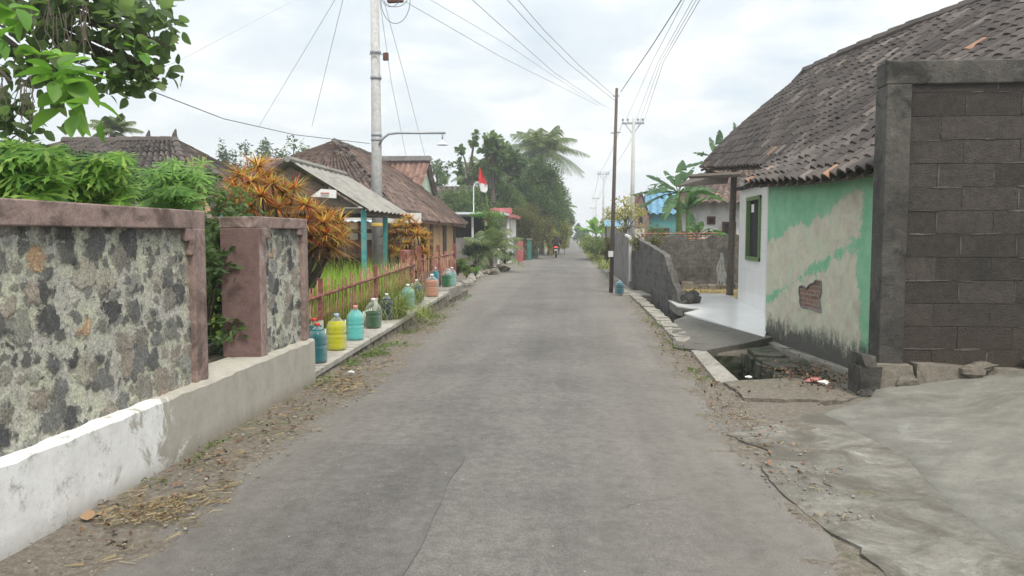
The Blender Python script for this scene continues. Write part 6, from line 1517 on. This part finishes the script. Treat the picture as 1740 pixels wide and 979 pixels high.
def skinfig(name, joints, edges, rad, m, parent=None):
    me = bpy.data.meshes.new(name); me.from_pydata([tuple(Vector(j)) for j in joints], edges, []); o = bpy.data.objects.new(name, me); col.objects.link(o)
    md = o.modifiers.new('skin', 'SKIN'); sv = me.skin_vertices[0].data if me.skin_vertices else None
    if sv is None:
        bmm = bmesh.new(); bmm.from_mesh(me); bmm.verts.layers.skin.verify(); bmm.to_mesh(me); bmm.free(); sv = me.skin_vertices[0].data
    for i, r in enumerate(rad): sv[i].radius = r if hasattr(r, '__len__') else (r, r)
    sv[0].use_root = True; s = o.modifiers.new('sub', 'SUBSURF'); s.levels = 1; s.render_levels = 1
    o.data.materials.append(m)
    if parent: o.parent = parent
    return o
J = [(0, -.18, .92), (0, -.12, 1.1), (0, -.04, 1.28), (0, .0, 1.4), (0, .04, 1.52),  # pelvis spine chest neck head
     (-.19, -.02, 1.36), (-.30, .08, 1.14), (-.33, .28, 1.02), (.19, -.02, 1.36), (.30, .08, 1.14), (.33, .28, 1.02),
     (-.11, -.1, .88), (-.2, .28, .78), (-.17, .12, .36), (-.17, .24, .31), (.11, -.1, .88), (.2, .28, .78), (.17, .12, .36), (.17, .24, .31)]
Ed = [(0, 1), (1, 2), (2, 3), (3, 4), (2, 5), (5, 6), (6, 7), (2, 8), (8, 9), (9, 10), (0, 11), (11, 12), (12, 13), (13, 14), (0, 15), (15, 16), (16, 17), (17, 18)]
Rd = [(.16, .13), (.17, .13), (.19, .13), .065, .10, .085, .06, .04, .085, .06, .04, .11, .075, .05, .04, .11, .075, .05, .04]
ps = skinfig('person', J, Ed, Rd, M['jacket']); ps.location = (bxx, by, bz-.04); ps['label'] = 'rider in black jacket and dark helmet seen from behind on the motorcycle'; ps['category'] = 'person'
m = MB(); m.lathe([(.06, -.14), (.12, -.12), (.145, -.05), (.15, .02), (.13, .09), (.08, .135), (.02, .15)], 16, (bxx, by+.04, bz+1.50)); part('helmet', m, M['bikeblack'], ps, True)
for s in (-1, 1):
    m = MB()
    for k in range(4):
        x = bxx+s*(.27+.022*k); m.tube([(x, by+.27, bz+.99), (x, by+.325, bz+1.02), (x, by+.34, bz+.985), (x, by+.31, bz+.965)], .011, 5)
    m.tube([(bxx+s*.26, by+.27, bz+.98), (bxx+s*.24, by+.31, bz+.97)], .012, 5); m.blob((bxx+s*.31, by+.275, bz+.985), (.045, .035, .025), .05, 8, 5); part('hand', m, M['skin'], ps)

# ================================================================== world, light, camera
sc.world = bpy.data.worlds.new('World'); wd = sc.world; wd.use_nodes = True; t = wd.node_tree; t.nodes.clear()
out = N(t, 'ShaderNodeOutputWorld'); bg = N(t, 'ShaderNodeBackground'); bg.inputs['Strength'].default_value = .13
sky = N(t, 'ShaderNodeTexSky', sky_type='NISHITA', sun_disc=False); SE, SA = R(58), R(150)
sky.sun_elevation = SE; sky.sun_rotation = SA; sky.air_density = 1.2; sky.dust_density = 3.0; sky.altitude = 100
tc = N(t, 'ShaderNodeTexCoord'); sp_ = sep(t, tc.outputs['Generated'])
zc = math_(t, 'ADD', math_(t, 'MAXIMUM', sp_[2], 0.0), .22)
cv = N(t, 'ShaderNodeCombineXYZ'); t.links.new(math_(t, 'DIVIDE', sp_[0], zc), cv.inputs[0]); t.links.new(math_(t, 'DIVIDE', sp_[1], zc), cv.inputs[1])
n1 = noise(t, 1.35, 8, .55, .3, cv.outputs[0]); n2 = noise(t, 2.6, 9, .55, .3, cv.outputs[0]); n3 = noise(t, .55, 4, .5, 0, cv.outputs[0])
cover = ramp(t, math_(t, 'ADD', math_(t, 'MULTIPLY', n1, .75), math_(t, 'MULTIPLY', n2, .25)), [(.30, .45), (.46, 1.)])
cc = ramp(t, math_(t, 'ADD', math_(t, 'MULTIPLY', n2, .6), math_(t, 'MULTIPLY', n3, .4)), [(.37, (3.5, 3.9, 4.2)), (.48, (4.1, 4.4, 4.55)), (.59, (5.4, 5.45, 5.4))])
hz = ramp(t, sp_[2], [(0., 1.), (.22, 0.)])
base = mix(t, math_(t, 'MULTIPLY', cover, .93), sky.outputs[0], cc)
base = mix(t, math_(t, 'MULTIPLY', hz, .75), base, (4.6, 4.85, 5.0))
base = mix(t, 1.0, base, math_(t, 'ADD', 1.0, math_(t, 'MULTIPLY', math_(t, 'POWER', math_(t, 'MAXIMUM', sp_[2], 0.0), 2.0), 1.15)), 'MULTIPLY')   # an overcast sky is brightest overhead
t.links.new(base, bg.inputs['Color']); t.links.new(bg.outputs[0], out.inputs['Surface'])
sl = bpy.data.lights.new('Sun', 'SUN'); sl.energy = 2.0; sl.angle = R(12); sl.color = (1, .93, .82); so = bpy.data.objects.new('Sun', sl); col.objects.link(so)
# sky sun_rotation is measured clockwise from +Y seen from above
sd_ = Vector((math.sin(SA)*math.cos(SE), math.cos(SA)*math.cos(SE), math.sin(SE))); so.rotation_euler = sd_.to_track_quat('Z', 'Y').to_euler(); so.location = (0, 0, 30)
cd = bpy.data.cameras.new('Camera'); cam = bpy.data.objects.new('Camera', cd); col.objects.link(cam); sc.camera = cam
cd.sensor_width = 36; cd.lens = F/1740*36; cd.clip_start = .05; cd.clip_end = 3000
cam.location = (0, 0, EYE); cam.rotation_euler = (math.pi/2-PIT, 0, YAW)
sc.view_settings.view_transform = 'Standard'; sc.view_settings.look = 'None'; sc.view_settings.gamma = 1; sc.view_settings.exposure = .66
sc.render.engine = 'CYCLES'; sc.cycles.use_denoising = True; sc.cycles.max_bounces = 6; sc.cycles.transparent_max_bounces = 16; sc.cycles.sample_clamp_indirect = 6
# ------------------------------------------------------------------ hazy air
m = MB(); m.box((-420, -14, -3), (420, 620, 24))
hm = bpy.data.materials.new('haze'); hm.use_nodes = True; t = hm.node_tree; t.nodes.clear(); o_ = N(t, 'ShaderNodeOutputMaterial'); pv = N(t, 'ShaderNodeVolumePrincipled')
pv.inputs['Color'].default_value = (.93, .96, 1, 1); pv.inputs['Density'].default_value = .0015; pv.inputs['Anisotropy'].default_value = .3
t.links.new(pv.outputs[0], o_.inputs['Volume'])
hz_ = part('haze', m, hm); hz_['kind'] = 'stuff'; hz_['label'] = 'thin pale haze hanging over the whole street'; hz_['category'] = 'haze'
sc.cycles.volume_bounces = 1
